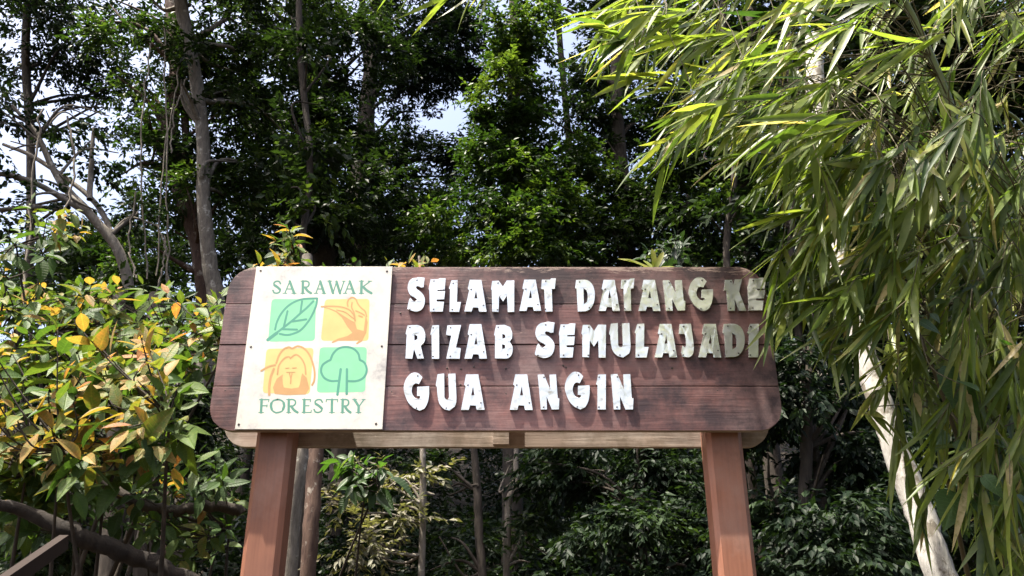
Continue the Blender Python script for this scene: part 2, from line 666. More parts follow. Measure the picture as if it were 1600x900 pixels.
# battens hold the front boards off the posts
xpl, xpr = W(420, 690, YB)[0], W(1139, 690, YB)[0]
PF, PD, PW = YB + 0.068, 0.15, 0.172
for xc in (xpl, xpr):
    part('batten', slab('batten', corner_poly(xc - 0.06, xc + 0.06, z_joint[0] + 0.02, z_joint[4] - 0.02), YB + BT + 0.004, PF - 0.001, M['raw'], 0), sign)
# posts with chamfered corners
for xc in (xpl, xpr):
    c = 0.022
    hw = PW / 2
    prof = [(-hw + c, 0), (hw - c, 0), (hw, c), (hw, PD - c), (hw - c, PD), (-hw + c, PD), (-hw, PD - c), (-hw, c)]
    zt = z_joint[4] - 0.06
    levels = [-0.1, 0.6, 1.2, 1.8, 2.4, zt]
    V, Fc = [], []
    for z in levels:
        for (a, b2) in prof:
            V.append((xc + a, PF + b2, z))
    for q in range(len(levels) - 1):
        for a in range(8):
            Fc.append((q * 8 + a, q * 8 + (a + 1) % 8, q * 8 + 8 + (a + 1) % 8, q * 8 + 8 + a))
    Fc.append([5 * 8 + a for a in range(8)])
    part('post', pydata('post', V, Fc, M['post']), sign)
# the boards on the far side
YR = PF + PD + 0.004
for k in range(4):
    z0 = z_joint[k] + (GAP / 2 if k > 0 else -0.03)
    z1 = z_joint[k + 1] - (GAP / 2 if k < 3 else 0.02)
    poly = corner_poly(xl, xr, z0, z1, 0.115 if k == 0 else 0, 0.135 if k == 3 else 0)
    part('rear_plank', slab('rear_plank', poly, YR, YR + 0.04, M['raw'], 0.002), sign)
xb = W(783, 688, YR)[0]
part('spacer_block', slab('spacer_block', corner_poly(xb - 0.04, xb + 0.04, z_joint[0] - 0.026, z_joint[4] - 0.05), YR - 0.034, YR - 0.002, M['raw'], 0.002), sign)

# printed panel
PT = 0.006
q = [B(368.8, 672, 0), B(600, 671.5, 0), B(611.6, 418, 0), B(400.5, 418, 0)]
xpa, xpb = 0.5 * (q[0][0] + q[3][0]), 0.5 * (q[1][0] + q[2][0])
zpa, zpb = z_joint[0] + 0.003, z_joint[4] - 0.002
panel = part('printed_panel', slab('printed_panel', corner_poly(xpa, xpb, zpa, zpb), YB - PT - 0.003, YB - 0.0032, M['poster'], 0.0015), sign)
panel['label'] = 'white printed panel with four picture squares and green words'
YP = PT + 0.003


def face_mesh(name, loops, dy, mat):
    """flat print: outer loop and holes, photo pixels, on the panel"""
    L3 = [[Vector(B(x, y, dy)) for x, y in lp] for lp in loops]
    tris = tessellate_polygon(L3)
    V = [v for lp in L3 for v in lp]
    me = pydata(name, V, tris, mat)
    bm = bmesh.new()
    bm.from_mesh(me)
    for f in bm.faces:
        f.normal_update()
        if f.normal.y > 0:
            f.normal_flip()
    bm.to_mesh(me)
    bm.free()
    return me


def ribbon(pts, wd):
    """stroke polygon pieces of width wd (photo pixels) with round ends -> list of quads"""
    P = smooth_path([(x, y) for x, y in pts], 5) if len(pts) > 2 else np.array(pts, float)
    T = unit(np.gradient(P, axis=0))
    N = np.stack([-T[:, 1], T[:, 0]], -1) * wd / 2
    V = list(P + N) + list(P - N)
    n = len(P)
    Fc = [(a, a + 1, n + a + 1, n + a) for a in range(n - 1)]
    for c, t in ((P[0], -T[0]), (P[-1], T[-1])):
        a0 = math.atan2(t[1], t[0])
        k0 = len(V)
        for s in range(7):
            a = a0 - math.pi / 2 + math.pi * s / 6
            V.append(c + wd / 2 * np.array([math.cos(a), math.sin(a)]))
        Fc.append(tuple(range(k0, k0 + 7)))
    return V, Fc


def stroke_mesh(name, strokes, dy, mat):
    V, Fc = [], []
    for s, (pts, wd) in enumerate(strokes):
        v, f = ribbon(pts, wd)
        k = len(V)
        V += [B(x, y, dy + 0.000012 * (s % 12)) for x, y in v]
        Fc += [tuple(k + a for a in ff) for ff in f]
    me = pydata(name, V, Fc, mat)
    bm = bmesh.new()
    bm.from_mesh(me)
    for f in bm.faces:
        f.normal_update()
        if f.normal.y > 0:
            f.normal_flip()
    bm.to_mesh(me)
    bm.free()
    return me


def rounded_quad(c, r=6):
    c = [np.array(p, float) for p in c]
    out = []
    for k in range(4):
        p, a, b2 = c[k], c[k - 1], c[(k + 1) % 4]
        u, v = unit(a - p) * r, unit(b2 - p) * r
        for t in np.linspace(0, 1, 5):
            out.append(tuple((1 - t) ** 2 * (p + u) + 2 * t * (1 - t) * p + t * t * (p + v)))
    return out


def cr(ox, oy, s, pts):
    return [(ox + x / s, oy + y / s) for x, y in pts]


sq = {
    'green1': [(425.3, 468.2), (494.5, 468.5), (492.7, 533.6), (419.5, 535)],
    'orange1': [(508.4, 468.7), (578, 468), (576.3, 533.6), (501.8, 533.4)],
    'orange2': [(417.2, 546), (490.8, 544.4), (484.5, 616.6), (411, 615)],
    'green2': [(500.3, 543.6), (573.9, 543.2), (571, 613.4), (495.4, 614.4)],
}
for nm, c in sq.items():
    part('printed_square', face_mesh('printed_square', [rounded_quad(c)], YP + 0.00012, M['p_green' if 'green' in nm else 'p_orange']), panel)
c1 = lambda p: cr(400, 430, 7.5, p)
c2 = lambda p: cr(490, 430, 7.5, p)
c3 = lambda p: cr(395, 530, 7.2, p)
c4 = lambda p: cr(485, 530, 7.2, p)
part('printed_leaf_drawing', stroke_mesh('printed_leaf_drawing', [
    (c1([(145, 762), (230, 695), (330, 620), (430, 540), (520, 460), (600, 390), (675, 315)]), 3.4),
    (c1([(145, 765), (190, 730), (250, 685)]), 5.0),
    (c1([(230, 645), (250, 560), (300, 460), (380, 370), (480, 310), (580, 285), (722, 280)]), 3.2),
    (c1([(722, 280), (710, 360), (670, 460), (610, 560), (530, 650), (450, 690), (370, 708), (285, 695)]), 3.2),
    (c1([(375, 430), (330, 620)]), 3.3), (c1([(545, 315), (525, 450)]), 3.2),
    (c1([(485, 645), (320, 640)]), 3.2), (c1([(595, 525), (430, 550)]), 3.2)], YP + 0.00024, M['p_teal']), panel)
part('printed_tree_drawing', stroke_mesh('printed_tree_drawing', [
    (c4([(310, 475), (230, 475), (160, 440), (125, 370), (140, 300), (190, 260), (230, 240)]), 3.4),
    (c4([(230, 240), (260, 170), (320, 112), (400, 94), (480, 110), (540, 165), (560, 240)]), 3.4),
    (c4([(560, 240), (610, 270), (637, 340), (622, 410), (580, 455), (510, 478), (430, 478)]), 3.4),
    (c4([(345, 345), (308, 630)]), 3.9), (c4([(415, 345), (412, 620)]), 3.9)], YP + 0.00024, M['p_teal']), panel)
part('printed_bird_shape', face_mesh('printed_bird_shape', [c2([(95, 376), (200, 396), (280, 432), (360, 486), (440, 535), (490, 560), (512, 640), (590, 660), (603, 560), (615, 470),
    (638, 560), (622, 680), (572, 782), (512, 818), (500, 806), (540, 768), (450, 772), (300, 774), (225, 802), (213, 790), (290, 750), (400, 720), (458, 682), (400, 612), (335, 505), (265, 440), (180, 404)])],
    YP + 0.00024, M['p_tan']), panel)
part('printed_bird_drawing', stroke_mesh('printed_bird_drawing', [
    (c2([(95, 376), (220, 370), (330, 380), (420, 412), (470, 470), (490, 545)]), 2.2),
    (c2([(405, 372), (400, 330), (420, 288), (460, 268), (500, 292), (522, 342), (560, 390), (606, 430), (625, 490)]), 2.3),
    (c2([(455, 330), (450, 385), (480, 455), (492, 540)]), 2.2),
    (c2([(275, 415), (370, 440), (440, 490), (480, 520)]), 1.8),
    (c2([(500, 425), (560, 452), (598, 476)]), 2.2), (c2([(535, 482), (572, 494)]), 2.4)], YP + 0.00040, M['p_tan']), panel)
part('printed_ape_shape', face_mesh('printed_ape_shape', [c3([(345, 400), (275, 450), (232, 550), (252, 622), (400, 634), (600, 627), (642, 560), (612, 440), (560, 388), (548, 440), (535, 512), (520, 548), (440, 562), (355, 548), (345, 510), (340, 440)])],
    YP + 0.00024, M['p_tan']), panel)
part('printed_ape_drawing', stroke_mesh('printed_ape_drawing', [
    (c3([(270, 275), (300, 190), (350, 122), (410, 97), (450, 110), (510, 86), (580, 110), (640, 180), (680, 280), (700, 380), (695, 470), (672, 520)]), 3.0),
    (c3([(282, 400), (300, 300), (360, 222), (410, 205), (428, 222)]), 2.6),
    (c3([(428, 220), (490, 180), (550, 222), (590, 300), (600, 400)]), 2.6),
    (c3([(418, 392), (432, 450), (430, 505)]), 2.2), (c3([(446, 392), (436, 450), (432, 505)]), 1.6),
    (c3([(375, 335), (412, 330)]), 1.6), (c3([(452, 331), (495, 328)]), 1.6), (c3([(385, 378), (480, 378)]), 1.2),
    (c3([(100, 362), (180, 316), (258, 296)]), 2.8),
    (c3([(242, 340), (208, 430), (192, 530), (190, 630)]), 3.6)], YP + 0.00040, M['p_tan']), panel)

# serif words on the panel: strokes in a unit box
SER = {
    'S': [([(0.85, 0.22), (0.72, 0.06), (0.45, 0.03), (0.2, 0.15), (0.24, 0.36), (0.55, 0.52), (0.8, 0.68), (0.74, 0.88), (0.45, 0.97), (0.2, 0.92), (0.08, 0.75)], 'm'), ([(0.24, 0.34), (0.55, 0.5), (0.8, 0.68)], 'b')],
    'A': [([(0.16, 0.97), (0.52, 0.05)], 't'), ([(0.52, 0.04), (0.84, 0.97)], 'b'), ([(0.28, 0.64), (0.72, 0.64)], 't'), ([(0.02, 0.98), (0.3, 0.98)], 's'), ([(0.66, 0.98), (0.98, 0.98)], 's')],
    'R': [([(0.26, 0.03), (0.24, 0.97)], 'b'), ([(0.24, 0.04), (0.55, 0.02), (0.76, 0.12), (0.78, 0.32), (0.62, 0.48), (0.28, 0.52)], 'm'), ([(0.45, 0.52), (0.68, 0.8), (0.95, 0.97)], 'b'), ([(0.08, 0.98), (0.42, 0.98)], 's'), ([(0.08, 0.02), (0.3, 0.02)], 's')],
    'W': [([(0.1, 0.03), (0.3, 0.97)], 'b'), ([(0.3, 0.97), (0.5, 0.08)], 't'), ([(0.5, 0.06), (0.7, 0.97)], 'b'), ([(0.7, 0.97), (0.93, 0.03)], 't'), ([(0.0, 0.02), (0.22, 0.02)], 's'), ([(0.84, 0.02), (1.0, 0.02)], 's')],
    'K': [([(0.22, 0.03), (0.2, 0.97)], 'b'), ([(0.84, 0.04), (0.26, 0.52)], 't'), ([(0.34, 0.48), (0.62, 0.76), (0.94, 0.97)], 'b'), ([(0.04, 0.98), (0.38, 0.98)], 's'), ([(0.04, 0.02), (0.38, 0.02)], 's'), ([(0.7, 0.02), (0.98, 0.02)], 's')],
    'F': [([(0.3, 0.03), (0.24, 0.97)], 'b'), ([(0.14, 0.03), (0.95, 0.03)], 't'), ([(0.3, 0.48), (0.78, 0.48)], 't'), ([(0.95, 0.02), (0.92, 0.2)], 's'), ([(0.78, 0.4), (0.76, 0.58)], 's'), ([(0.04, 0.98), (0.46, 0.98)], 's')],
    'O': [([(0.5, 0.02), (0.22, 0.12), (0.06, 0.42), (0.1, 0.75), (0.32, 0.96), (0.5, 0.98), (0.78, 0.88), (0.94, 0.58), (0.9, 0.25), (0.7, 0.06), (0.5, 0.02)], 'm'), ([(0.1, 0.3), (0.07, 0.5), (0.12, 0.74)], 'b'), ([(0.9, 0.28), (0.93, 0.5), (0.86, 0.74)], 'b')],
    'E': [([(0.28, 0.03), (0.24, 0.97)], 'b'), ([(0.1, 0.03), (0.9, 0.03)], 't'), ([(0.28, 0.48), (0.75, 0.48)], 't'), ([(0.06, 0.97), (0.94, 0.97)], 't'), ([(0.9, 0.02), (0.88, 0.18)], 's'), ([(0.95, 0.97), (0.98, 0.8)], 's')],
    'T': [([(0.5, 0.03), (0.48, 0.97)], 'b'), ([(0.03, 0.03), (0.97, 0.03)], 't'), ([(0.03, 0.02), (0.01, 0.2)], 's'), ([(0.97, 0.02), (0.97, 0.2)], 's'), ([(0.28, 0.98), (0.7, 0.98)], 's')],
    'Y': [([(0.14, 0.03), (0.48, 0.52)], 'b'), ([(0.9, 0.03), (0.5, 0.54)], 't'), ([(0.48, 0.5), (0.46, 0.97)], 'b'), ([(0.0, 0.02), (0.32, 0.02)], 's'), ([(0.76, 0.02), (1.0, 0.02)], 's'), ([(0.26, 0.98), (0.66, 0.98)], 's')],
}
SW = {'b': 4.0, 'm': 2.6, 't': 1.9, 's': 1.5}
words = [('SARAWAK', [(426, 441.3), (442.4, 463.7), (469.3, 487.3), (491.3, 510), (512.7, 540), (536.5, 556.7), (560.7, 582)], 440, 459.8),
         ('FORESTRY', [(404.4, 422), (422.5, 446.4), (447, 466.5), (472, 487.4), (490, 506.8), (510, 528.8), (531.5, 549), (551.7, 571)], 624.6, 645.8)]
for wd, boxes, y0, y1 in words:
    for ch, (x0, x1) in zip(wd, boxes):
        st = [([(x0 + a * (x1 - x0), y0 + b2 * (y1 - y0)) for a, b2 in pts], SW[k]) for pts, k in SER[ch]]
        part('printed_letter', stroke_mesh('printed_letter', st, YP + 0.00012, M['p_text']), panel)

# nails of the panel and in the boards
def disc(name, px, py, dy, r, mat, parent, th=0.002):
    c = B(px, py, dy)
    V = [(c[0], c[1] - th, c[2])]
    for k in range(8):
        a = 2 * math.pi * k / 8
        V.append((c[0] + r * math.cos(a), c[1] - th * 0.4, c[2] + r * math.sin(a)))
    for k in range(8):
        a = 2 * math.pi * k / 8
        V.append((c[0] + r * math.cos(a), c[1] + 0.002, c[2] + r * math.sin(a)))
    Fc = [(0, 1 + (k + 1) % 8, 1 + k) for k in range(8)] + [(1 + k, 1 + (k + 1) % 8, 9 + (k + 1) % 8, 9 + k) for k in range(8)]
    return part(name, pydata(name, V, Fc, mat), parent)


for px, py in ((605, 425), (408, 424), (393, 543), (597, 542), (588, 663), (374, 664)):
    disc('nail', px, py, YP, 0.006, M['screw'], panel)
for px, py in ((625.5, 489), (698.5, 575), (720, 576.5), (740.5, 573), (790, 575.5), (719.5, 601), (791, 615), (880, 571), (884, 574), (1121, 610), (1142, 610.5), (1164.5, 610.5), (876, 612), (612, 612), (1050, 575), (345, 500), (352, 610)):
    disc('nail', px, py, 0.001, 0.0045, M['screw'], sign)

# cut-out letters
G = {
    'S': ((128, 108, 332, 512), [[(330, 118), (318, 228), (290, 232), (262, 218), (240, 216), (228, 232), (240, 252), (275, 275), (315, 320), (332, 375), (322, 440), (290, 490), (235, 512), (180, 502), (140, 485), (128, 470), (150, 370), (165, 352), (190, 385), (215, 393), (235, 385), (238, 365), (215, 350), (165, 320), (138, 270), (133, 215), (150, 160), (190, 125), (235, 118), (262, 108)]]),
    'E': ((378, 125, 578, 512), [[(400, 135), (490, 135), (512, 125), (578, 125), (565, 255), (480, 257), (480, 273), (570, 273), (558, 370), (470, 372), (470, 395), (555, 398), (540, 512), (390, 512), (385, 270), (378, 245)]]),
    'L': ((612, 145, 755, 515), [[(640, 150), (712, 145), (708, 400), (755, 400), (735, 515), (622, 515), (625, 255), (612, 245)]]),
    'A': ((795, 143, 1055, 513), [[(855, 143), (990, 143), (1055, 513), (968, 513), (958, 468), (895, 465), (880, 513), (795, 513), (850, 265), (832, 250)], [(930, 265), (945, 360), (910, 362)]]),
    'M': ((1105, 150, 1378, 517), [[(1120, 155), (1195, 152), (1245, 220), (1290, 150), (1378, 150), (1375, 517), (1300, 517), (1292, 325), (1245, 395), (1200, 330), (1192, 515), (1118, 512), (1115, 265), (1105, 250)]]),
    'T': ((340, 125, 515, 512), [[(350, 140), (445, 140), (460, 125), (515, 125), (500, 248), (465, 250), (470, 512), (385, 512), (375, 250), (340, 245)]]),
    'D': ((738, 140, 968, 512), [[(748, 145), (850, 140), (910, 165), (950, 220), (968, 310), (955, 410), (915, 480), (860, 508), (770, 512), (755, 260), (738, 240)], [(835, 240), (870, 265), (885, 330), (875, 400), (840, 425)]]),
    'N': ((260, 145, 525, 502), [[(262, 148), (338, 145), (415, 300), (405, 148), (485, 145), (505, 385), (525, 390), (520, 500), (435, 502), (370, 370), (375, 502), (300, 502), (275, 250)]]),
    'G': ((562, 110, 850, 505), [[(690, 110), (740, 125), (775, 160), (735, 230), (705, 222), (675, 235), (655, 280), (660, 330), (690, 370), (725, 385), (745, 375), (750, 355), (712, 350), (715, 258), (848, 252), (848, 330), (830, 420), (790, 485), (740, 505), (680, 480), (615, 420), (575, 330), (565, 260), (590, 180), (640, 125)]]),
    'K': ((980, 135, 1258, 502), [[(985, 145), (1075, 142), (1092, 205), (1110, 138), (1200, 135), (1165, 280), (1258, 500), (1165, 502), (1110, 370), (1115, 500), (1030, 502), (1005, 265), (980, 265)]]),
    'R': ((105, 145, 338, 540), [[(130, 150), (240, 145), (310, 180), (338, 260), (325, 345), (285, 390), (320, 535), (245, 538), (205, 425), (185, 538), (105, 535), (120, 270), (107, 250)], [(210, 255), (245, 275), (245, 310), (210, 330)]]),
    'I': ((398, 148, 500, 540), [[(420, 150), (500, 148), (497, 540), (412, 540), (412, 265), (398, 258)]]),
    'Z': ((580, 145, 755, 538), [[(595, 150), (755, 145), (695, 410), (752, 415), (738, 538), (583, 538), (640, 270), (580, 262)]]),
    'B': ((1140, 143, 1360, 538), [[(1165, 148), (1260, 143), (1330, 170), (1352, 230), (1350, 300), (1325, 340), (1358, 400), (1350, 480), (1310, 530), (1250, 538), (1150, 535), (1152, 275), (1140, 260)], [(1238, 250), (1270, 260), (1272, 295), (1238, 305)], [(1235, 370), (1268, 380), (1270, 415), (1235, 430)]]),
    'U': ((985, 122, 1235, 525), [[(1005, 130), (1085, 122), (1090, 380), (1110, 405), (1135, 400), (1145, 380), (1135, 125), (1220, 122), (1235, 380), (1215, 480), (1150, 525), (1090, 510), (1030, 450), (1005, 350), (998, 270), (985, 245)]]),
    'J': ((272, 118, 428, 475), [[(282, 122), (400, 118), (428, 330), (420, 440), (370, 475), (310, 465), (298, 420), (310, 350), (338, 372), (350, 340), (340, 245), (330, 225), (272, 225)]]),
}
TXT = [('S', 637, 434.4, 664.3, 488.3), ('E', 670.4, 436.7, 697, 488.3), ('L', 701.6, 439.3, 720.7, 488.7), ('A', 726, 439, 760.7, 488.4), ('M', 767.3, 440, 803.7, 489),
       ('A', 811.3, 438.7, 845.3, 487.3), ('T', 845.5, 436.7, 868.7, 488.3), ('D', 898.4, 438.7, 929, 488.3), ('A', 935, 439, 968, 487.3), ('T', 969.4, 436.7, 991, 487.3),
       ('A', 997, 439, 1031.3, 487.3), ('N', 1034.7, 439.3, 1070, 487), ('G', 1075, 434.7, 1113.3, 487.3), ('K', 1130.7, 438, 1165.2, 487), ('E', 1167, 435.7, 1195.3, 486.4),
       ('R', 634, 509.3, 665, 562), ('I', 673, 509.7, 686.7, 562), ('Z', 697.3, 509.3, 720.7, 561.7), ('A', 726, 508, 761, 561.7), ('B', 772, 509, 801.3, 561.7),
       ('S', 835.7, 504, 866.4, 560.7), ('E', 873, 507, 899, 560), ('M', 908, 508.7, 946.4, 560), ('U', 951.3, 506.3, 984.7, 560), ('L', 991, 507, 1012.7, 560),
       ('A', 1022.2, 507.6, 1057, 559.7), ('J', 1060, 507.3, 1082.8, 559.7), ('A', 1090.7, 507.6, 1126, 559.7), ('D', 1128.2, 507.3, 1162.6, 559.7), ('I', 1166.4, 507.3, 1184.3, 559.7),
       ('G', 631, 583.3, 671.3, 643), ('U', 681.3, 585, 713.6, 642.7), ('A', 720.3, 586.3, 757, 641.6), ('A', 796.7, 586.3, 832.3, 641.6), ('N', 839.7, 586.3, 873.7, 641),
       ('G', 882, 582, 921.3, 641), ('I', 931, 586.3, 946.4, 641), ('N', 953.3, 585.7, 989.3, 641)]
LT = 0.0145
for n_, (ch, x0, y0, x1, y1) in enumerate(TXT):
    bb, loops = G[ch]
    jit = random.uniform(-0.012, 0.012)
    cx, cyy = (x0 + x1) / 2, (y0 + y1) / 2
    L3 = []
    for lp in loops:
        o_ = []
        for a, b2 in lp:
            px = x0 + (a - bb[0]) / (bb[2] - bb[0]) * (x1 - x0)
            py = y0 + (b2 - bb[1]) / (bb[3] - bb[1]) * (y1 - y0)
            px, py = px + jit * (py - cyy), py - jit * (px - cx)
            o_.append(Vector(B(px, py, LT + random.uniform(-0.0006, 0.0006))))
        # gentle corners become curves, sharp ones stay
        m_ = len(o_)
        soft = []
        for a in range(m_):
            v1, v2 = o_[a] - o_[a - 1], o_[(a + 1) % m_] - o_[a]
            soft.append(v1.angle(v2) < R(48) and ch in 'SGUDBRJ')
        o2 = []
        for a in range(m_):
            b2 = (a + 1) % m_
            o2.append(o_[a])
            if soft[a] and soft[b2]:
                p0, p1, p2, p3 = o_[a - 1], o_[a], o_[b2], o_[(a + 2) % m_]
                for t in (1 / 3, 2 / 3):
                    o2.append(0.5 * (2 * p1 + (p2 - p0) * t + (2 * p0 - 5 * p1 + 4 * p2 - p3) * t * t + (3 * p1 - p0 - 3 * p2 + p3) * t ** 3))
        o_ = o2
        L3.append(o_)
    tris = tessellate_polygon(L3)
    V = [v for lp in L3 for v in lp]
    n0 = len(V)
    V2 = V + [Vector((v.x, YB - 0.0026, v.z)) for v in V]
    Fc = [tuple(t_) for t_ in tris]
    k = 0
    for lp in L3:
        m_ = len(lp)
        for a in range(m_):
            b2 = (a + 1) % m_
            Fc.append((k + a, k + b2, n0 + k + b2, n0 + k + a))
        k += m_
    me = pydata('letter', V2, Fc, M['sheet'])
    bm = bmesh.new()
    bm.from_mesh(me)
    bmesh.ops.recalc_face_normals(bm, faces=bm.faces)
    # open back: make sure the sheet faces the viewer
    fr = max(bm.faces, key=lambda f: f.calc_area() if abs(f.normal.y) > 0.9 else 0)
    if fr.normal.y > 0:
        for f in bm.faces:
            f.normal_flip()
    bm.to_mesh(me)
    bm.free()
    lo = part('letter', me, sign)
    w_, h_ = x1 - x0, y1 - y0
    if ch in 'SGU':
        ss = [(0.55, 0.09), (0.5 if ch != 'S' else 0.15, 0.93)]
    elif ch in 'A':
        ss = [(0.30, 0.30), (0.85, 0.80)]
    elif ch in 'DBR':
        ss = [(0.22, 0.07), (0.72, 0.88)]
    else:
        ss = [(0.3, 0.08), (0.28, 0.93)]
    if ch == 'L':
        ss[0] = (0.35, 0.1)
    for a, b2 in ss:
        disc('screw', x0 + a * w_, y0 + b2 * h_, LT, 0.0042, M['screw'], lo, 0.0025)

# ------------------------------------------------------------------ leaves
T_SMALL = (np.array([(0, 0, 0), (0.42, -0.5, 0.05), (1, 0, -0.10), (0.42, 0.5, 0.05)], float), np.array([(0, 1, 2), (0, 2, 3)]))


def long_template(us, ws, fold, droop, asp=0.45):
    V, UV = [], []
    for u, wd in zip(us, ws):
        z = -droop * u * u
        for s in (-1, 0, 1):
            V.append((u, s * wd, z + abs(s) * wd * fold * asp))
            UV.append((u, s * wd))
    Fc = []
    for a in range(len(us) - 1):
        k = a * 3
        Fc += [(k, k + 3, k + 4, k + 1), (k + 1, k + 4, k + 5, k + 2)]
    return np.array(V), np.array(Fc), np.array(UV)


T_BROAD = [long_template([0, 0.06, 0.2, 0.4, 0.6, 0.8, 0.93, 1], [0.012, 0.13, 0.36, 0.5, 0.46, 0.28, 0.10, 0.0], fo, dr) for fo, dr in ((0.25, 0.12), (0.5, 0.22), (0.15, 0.05), (0.6, 0.3))]
T_BAMBOO = [long_template([0, 0.05, 0.18, 0.4, 0.65, 0.85, 1], [0.06, 0.30, 0.48, 0.5, 0.38, 0.18, 0.0], fo, dr, 0.085) for fo, dr in ((0.3, 0.0), (0.5, 0.06), (0.2, 0.12))]
T_HEART = [long_template([-0.12, 0.0, 0.15, 0.35, 0.6, 0.82, 1], [0.22, 0.42, 0.52, 0.5, 0.34, 0.14, 0.0], fo, dr) for fo, dr in ((0.1, 0.12), (0.2, 0.25))]


def build_leaves(C_, D, N, L, Wd, T):
    """vectorised: template scaled to length L, width Wd, along D with face normal near N"""
    D = unit(D)
    S = unit(np.cross(N, D))
    N = np.cross(D, S)
    tv = T[0]
    V = (C_[:, None] + tv[None, :, 0:1] * (L[:, None, None] * D[:, None]) + tv[None, :, 1:2] * (Wd[:, None, None] * S[:, None])
         + tv[None, :, 2:3] * (L[:, None, None] * N[:, None]))
    n, m_ = len(C_), len(tv)
    Fc = (T[1][None] + (np.arange(n) * m_)[:, None, None]).reshape(-1, T[1].shape[1])
    return V.reshape(-1, 3), Fc


def leafy(name, root, C_, D, N, L, Wd, Ti, templates, mat, count=300, single='leaf'):
    """the leaves that show largest become parts of their own, the rest one part"""
    n = len(C_)
    tid = rng.integers(0, len(templates), n)
    mid = C_ + unit(D) * L[:, None] * 0.5
    px, py, z = project(mid)
    size = L * Wd / np.maximum(z, 0.3) ** 2
    inside = (px > -20) & (px < 1620) & (py > -20) & (py < 920) & (z > 0.3)
    key = np.where(inside, size / (1 + 0.5 * np.abs(z - z[inside].min() if inside.any() else 0)), -1)
    order = np.argsort(-key)
    pick = [k for k in order[:count] if key[k] > 0]
    pickset = np.zeros(n, bool)
    pickset[pick] = True
    NT = 7
    var = {}
    for a, T in enumerate(templates):
        for b2 in range(NT):
            ti = b2 / (NT - 1)
            var[(a, b2)] = mesh_np('leaf', T[0], T[1], mat, np.full(len(T[0]), ti), T[2], True)
    off = OFF[root.name]
    Du = unit(D)
    Su = unit(np.cross(N, Du))
    Nu = np.cross(Du, Su)
    for k in pick:
        o = bpy.data.objects.new(single, var[(int(tid[k]), int(round(float(np.clip(Ti[k], 0, 1)) * (NT - 1))))])
        mt = np.eye(4)
        mt[:3, 0] = Du[k] * L[k]
        mt[:3, 1] = Su[k] * Wd[k]
        mt[:3, 2] = Nu[k] * L[k]
        mt[:3, 3] = C_[k] - off
        o.matrix_basis = Matrix(mt.tolist())
        put(o, root)
    rest = ~pickset
    if rest.any():
        Vs, Fs, Ts, Us, k0 = [], [], [], [], 0
        for a, T in enumerate(templates):
            s = rest & (tid == a)
            if not s.any():
                continue
            v, f = build_leaves(C_[s], D[s], N[s], L[s], Wd[s], T)
            Vs.append(v)
            Fs.append(f + k0)
            k0 += len(v)
            Ts.append(np.repeat(Ti[s], len(T[0])))
            Us.append(np.tile(T[2], (int(s.sum()), 1)))
        o = part('foliage', mesh_np('foliage', np.vstack(Vs), np.vstack(Fs), mat, np.concatenate(Ts), np.vstack(Us), True), root)
        o['kind'] = 'stuff'


def clump_leaves(c, r, n_leaf, L0, W0, per=14, shell=0.35, droop=0.35, flat=0.8, shoot=0.5):
    """twigs spread through an ellipsoid; leaves stand alternately along each twig"""
    nt_ = max(1, int(n_leaf / per))
    # boughs: leaf pads spread over the crown, each a flattened tuft of twigs
    kb = max(3, int(n_leaf / 520))
    bd = unit(rng.normal(size=(kb, 3)))
    bc = c + bd * (0.35 + 0.65 * rng.random(kb) ** 0.6)[:, None] * r * 0.92
    br = np.minimum(r, r.mean() * 1.2) * rng.uniform(0.26, 0.52, kb)[:, None] * np.array([1.15, 1.15, 0.62])
    bi = rng.integers(0, kb, nt_)
    d = unit(rng.normal(size=(nt_, 3)) + np.array([0, 0, 0.35]))
    rad = (shell + (1 - shell) * rng.random(nt_)) ** (1 / 1.6)
    p = bc[bi] + d * rad[:, None] * br[bi] * (1 + 0.15 * rng.normal(size=nt_))[:, None]
    d = unit(d + 0.7 * bd[bi])
    btone = rng.normal(0, 0.13, kb)[bi]
    td = unit(d * np.array([1, 1, 0.35]) + rng.normal(size=(nt_, 3)) * 0.55 + np.array([0, 0, 0.05]))
    tl = L0 * per * 0.22 * (0.6 + 0.8 * rng.random(nt_))
    k = np.tile(np.arange(per), nt_)
    ti = np.repeat(np.arange(nt_), per)
    u = (k + 0.5 + rng.normal(size=len(k)) * 0.25) / per
    tdir = td[ti]
    up = np.array([0, 0, 1.0])
    side = unit(np.cross(tdir, up))
    sg = np.where(k % 2 == 0, 1, -1)[:, None]
    C_ = p[ti] + tdir * (u * tl[ti])[:, None] + np.array([0, 0, -0.12]) * (u ** 2 * tl[ti])[:, None] + rng.normal(size=(len(k), 3)) * L0 * 0.15
    D = unit(tdir * (0.55 + 0.5 * u[:, None]) + side * sg * 0.8 + np.array([0, 0, -droop]) + rng.normal(size=(len(k), 3)) * 0.28)
    N = unit(up * flat + rng.normal(size=(len(k), 3)) * 0.42)
    L = L0 * (0.65 + 0.6 * rng.random(len(k)))
    Wd = L * (W0 / L0) * (0.85 + 0.3 * rng.random(len(k)))
    tint = np.clip(np.repeat(rng.normal(0.42, 0.15, nt_) + btone, per) + rng.normal(size=len(k)) * 0.12, 0, 1)
    return C_, D, N, L, Wd, tint


def ell(px, py, rx, ry, Y, dep=None):
    c = W(px, py, Y)
    s = np.linalg.norm(c - EYE) / F
    r = np.array([rx * s, (dep if dep is not None else 0.8 * rx * s), ry * s])
    return c, r


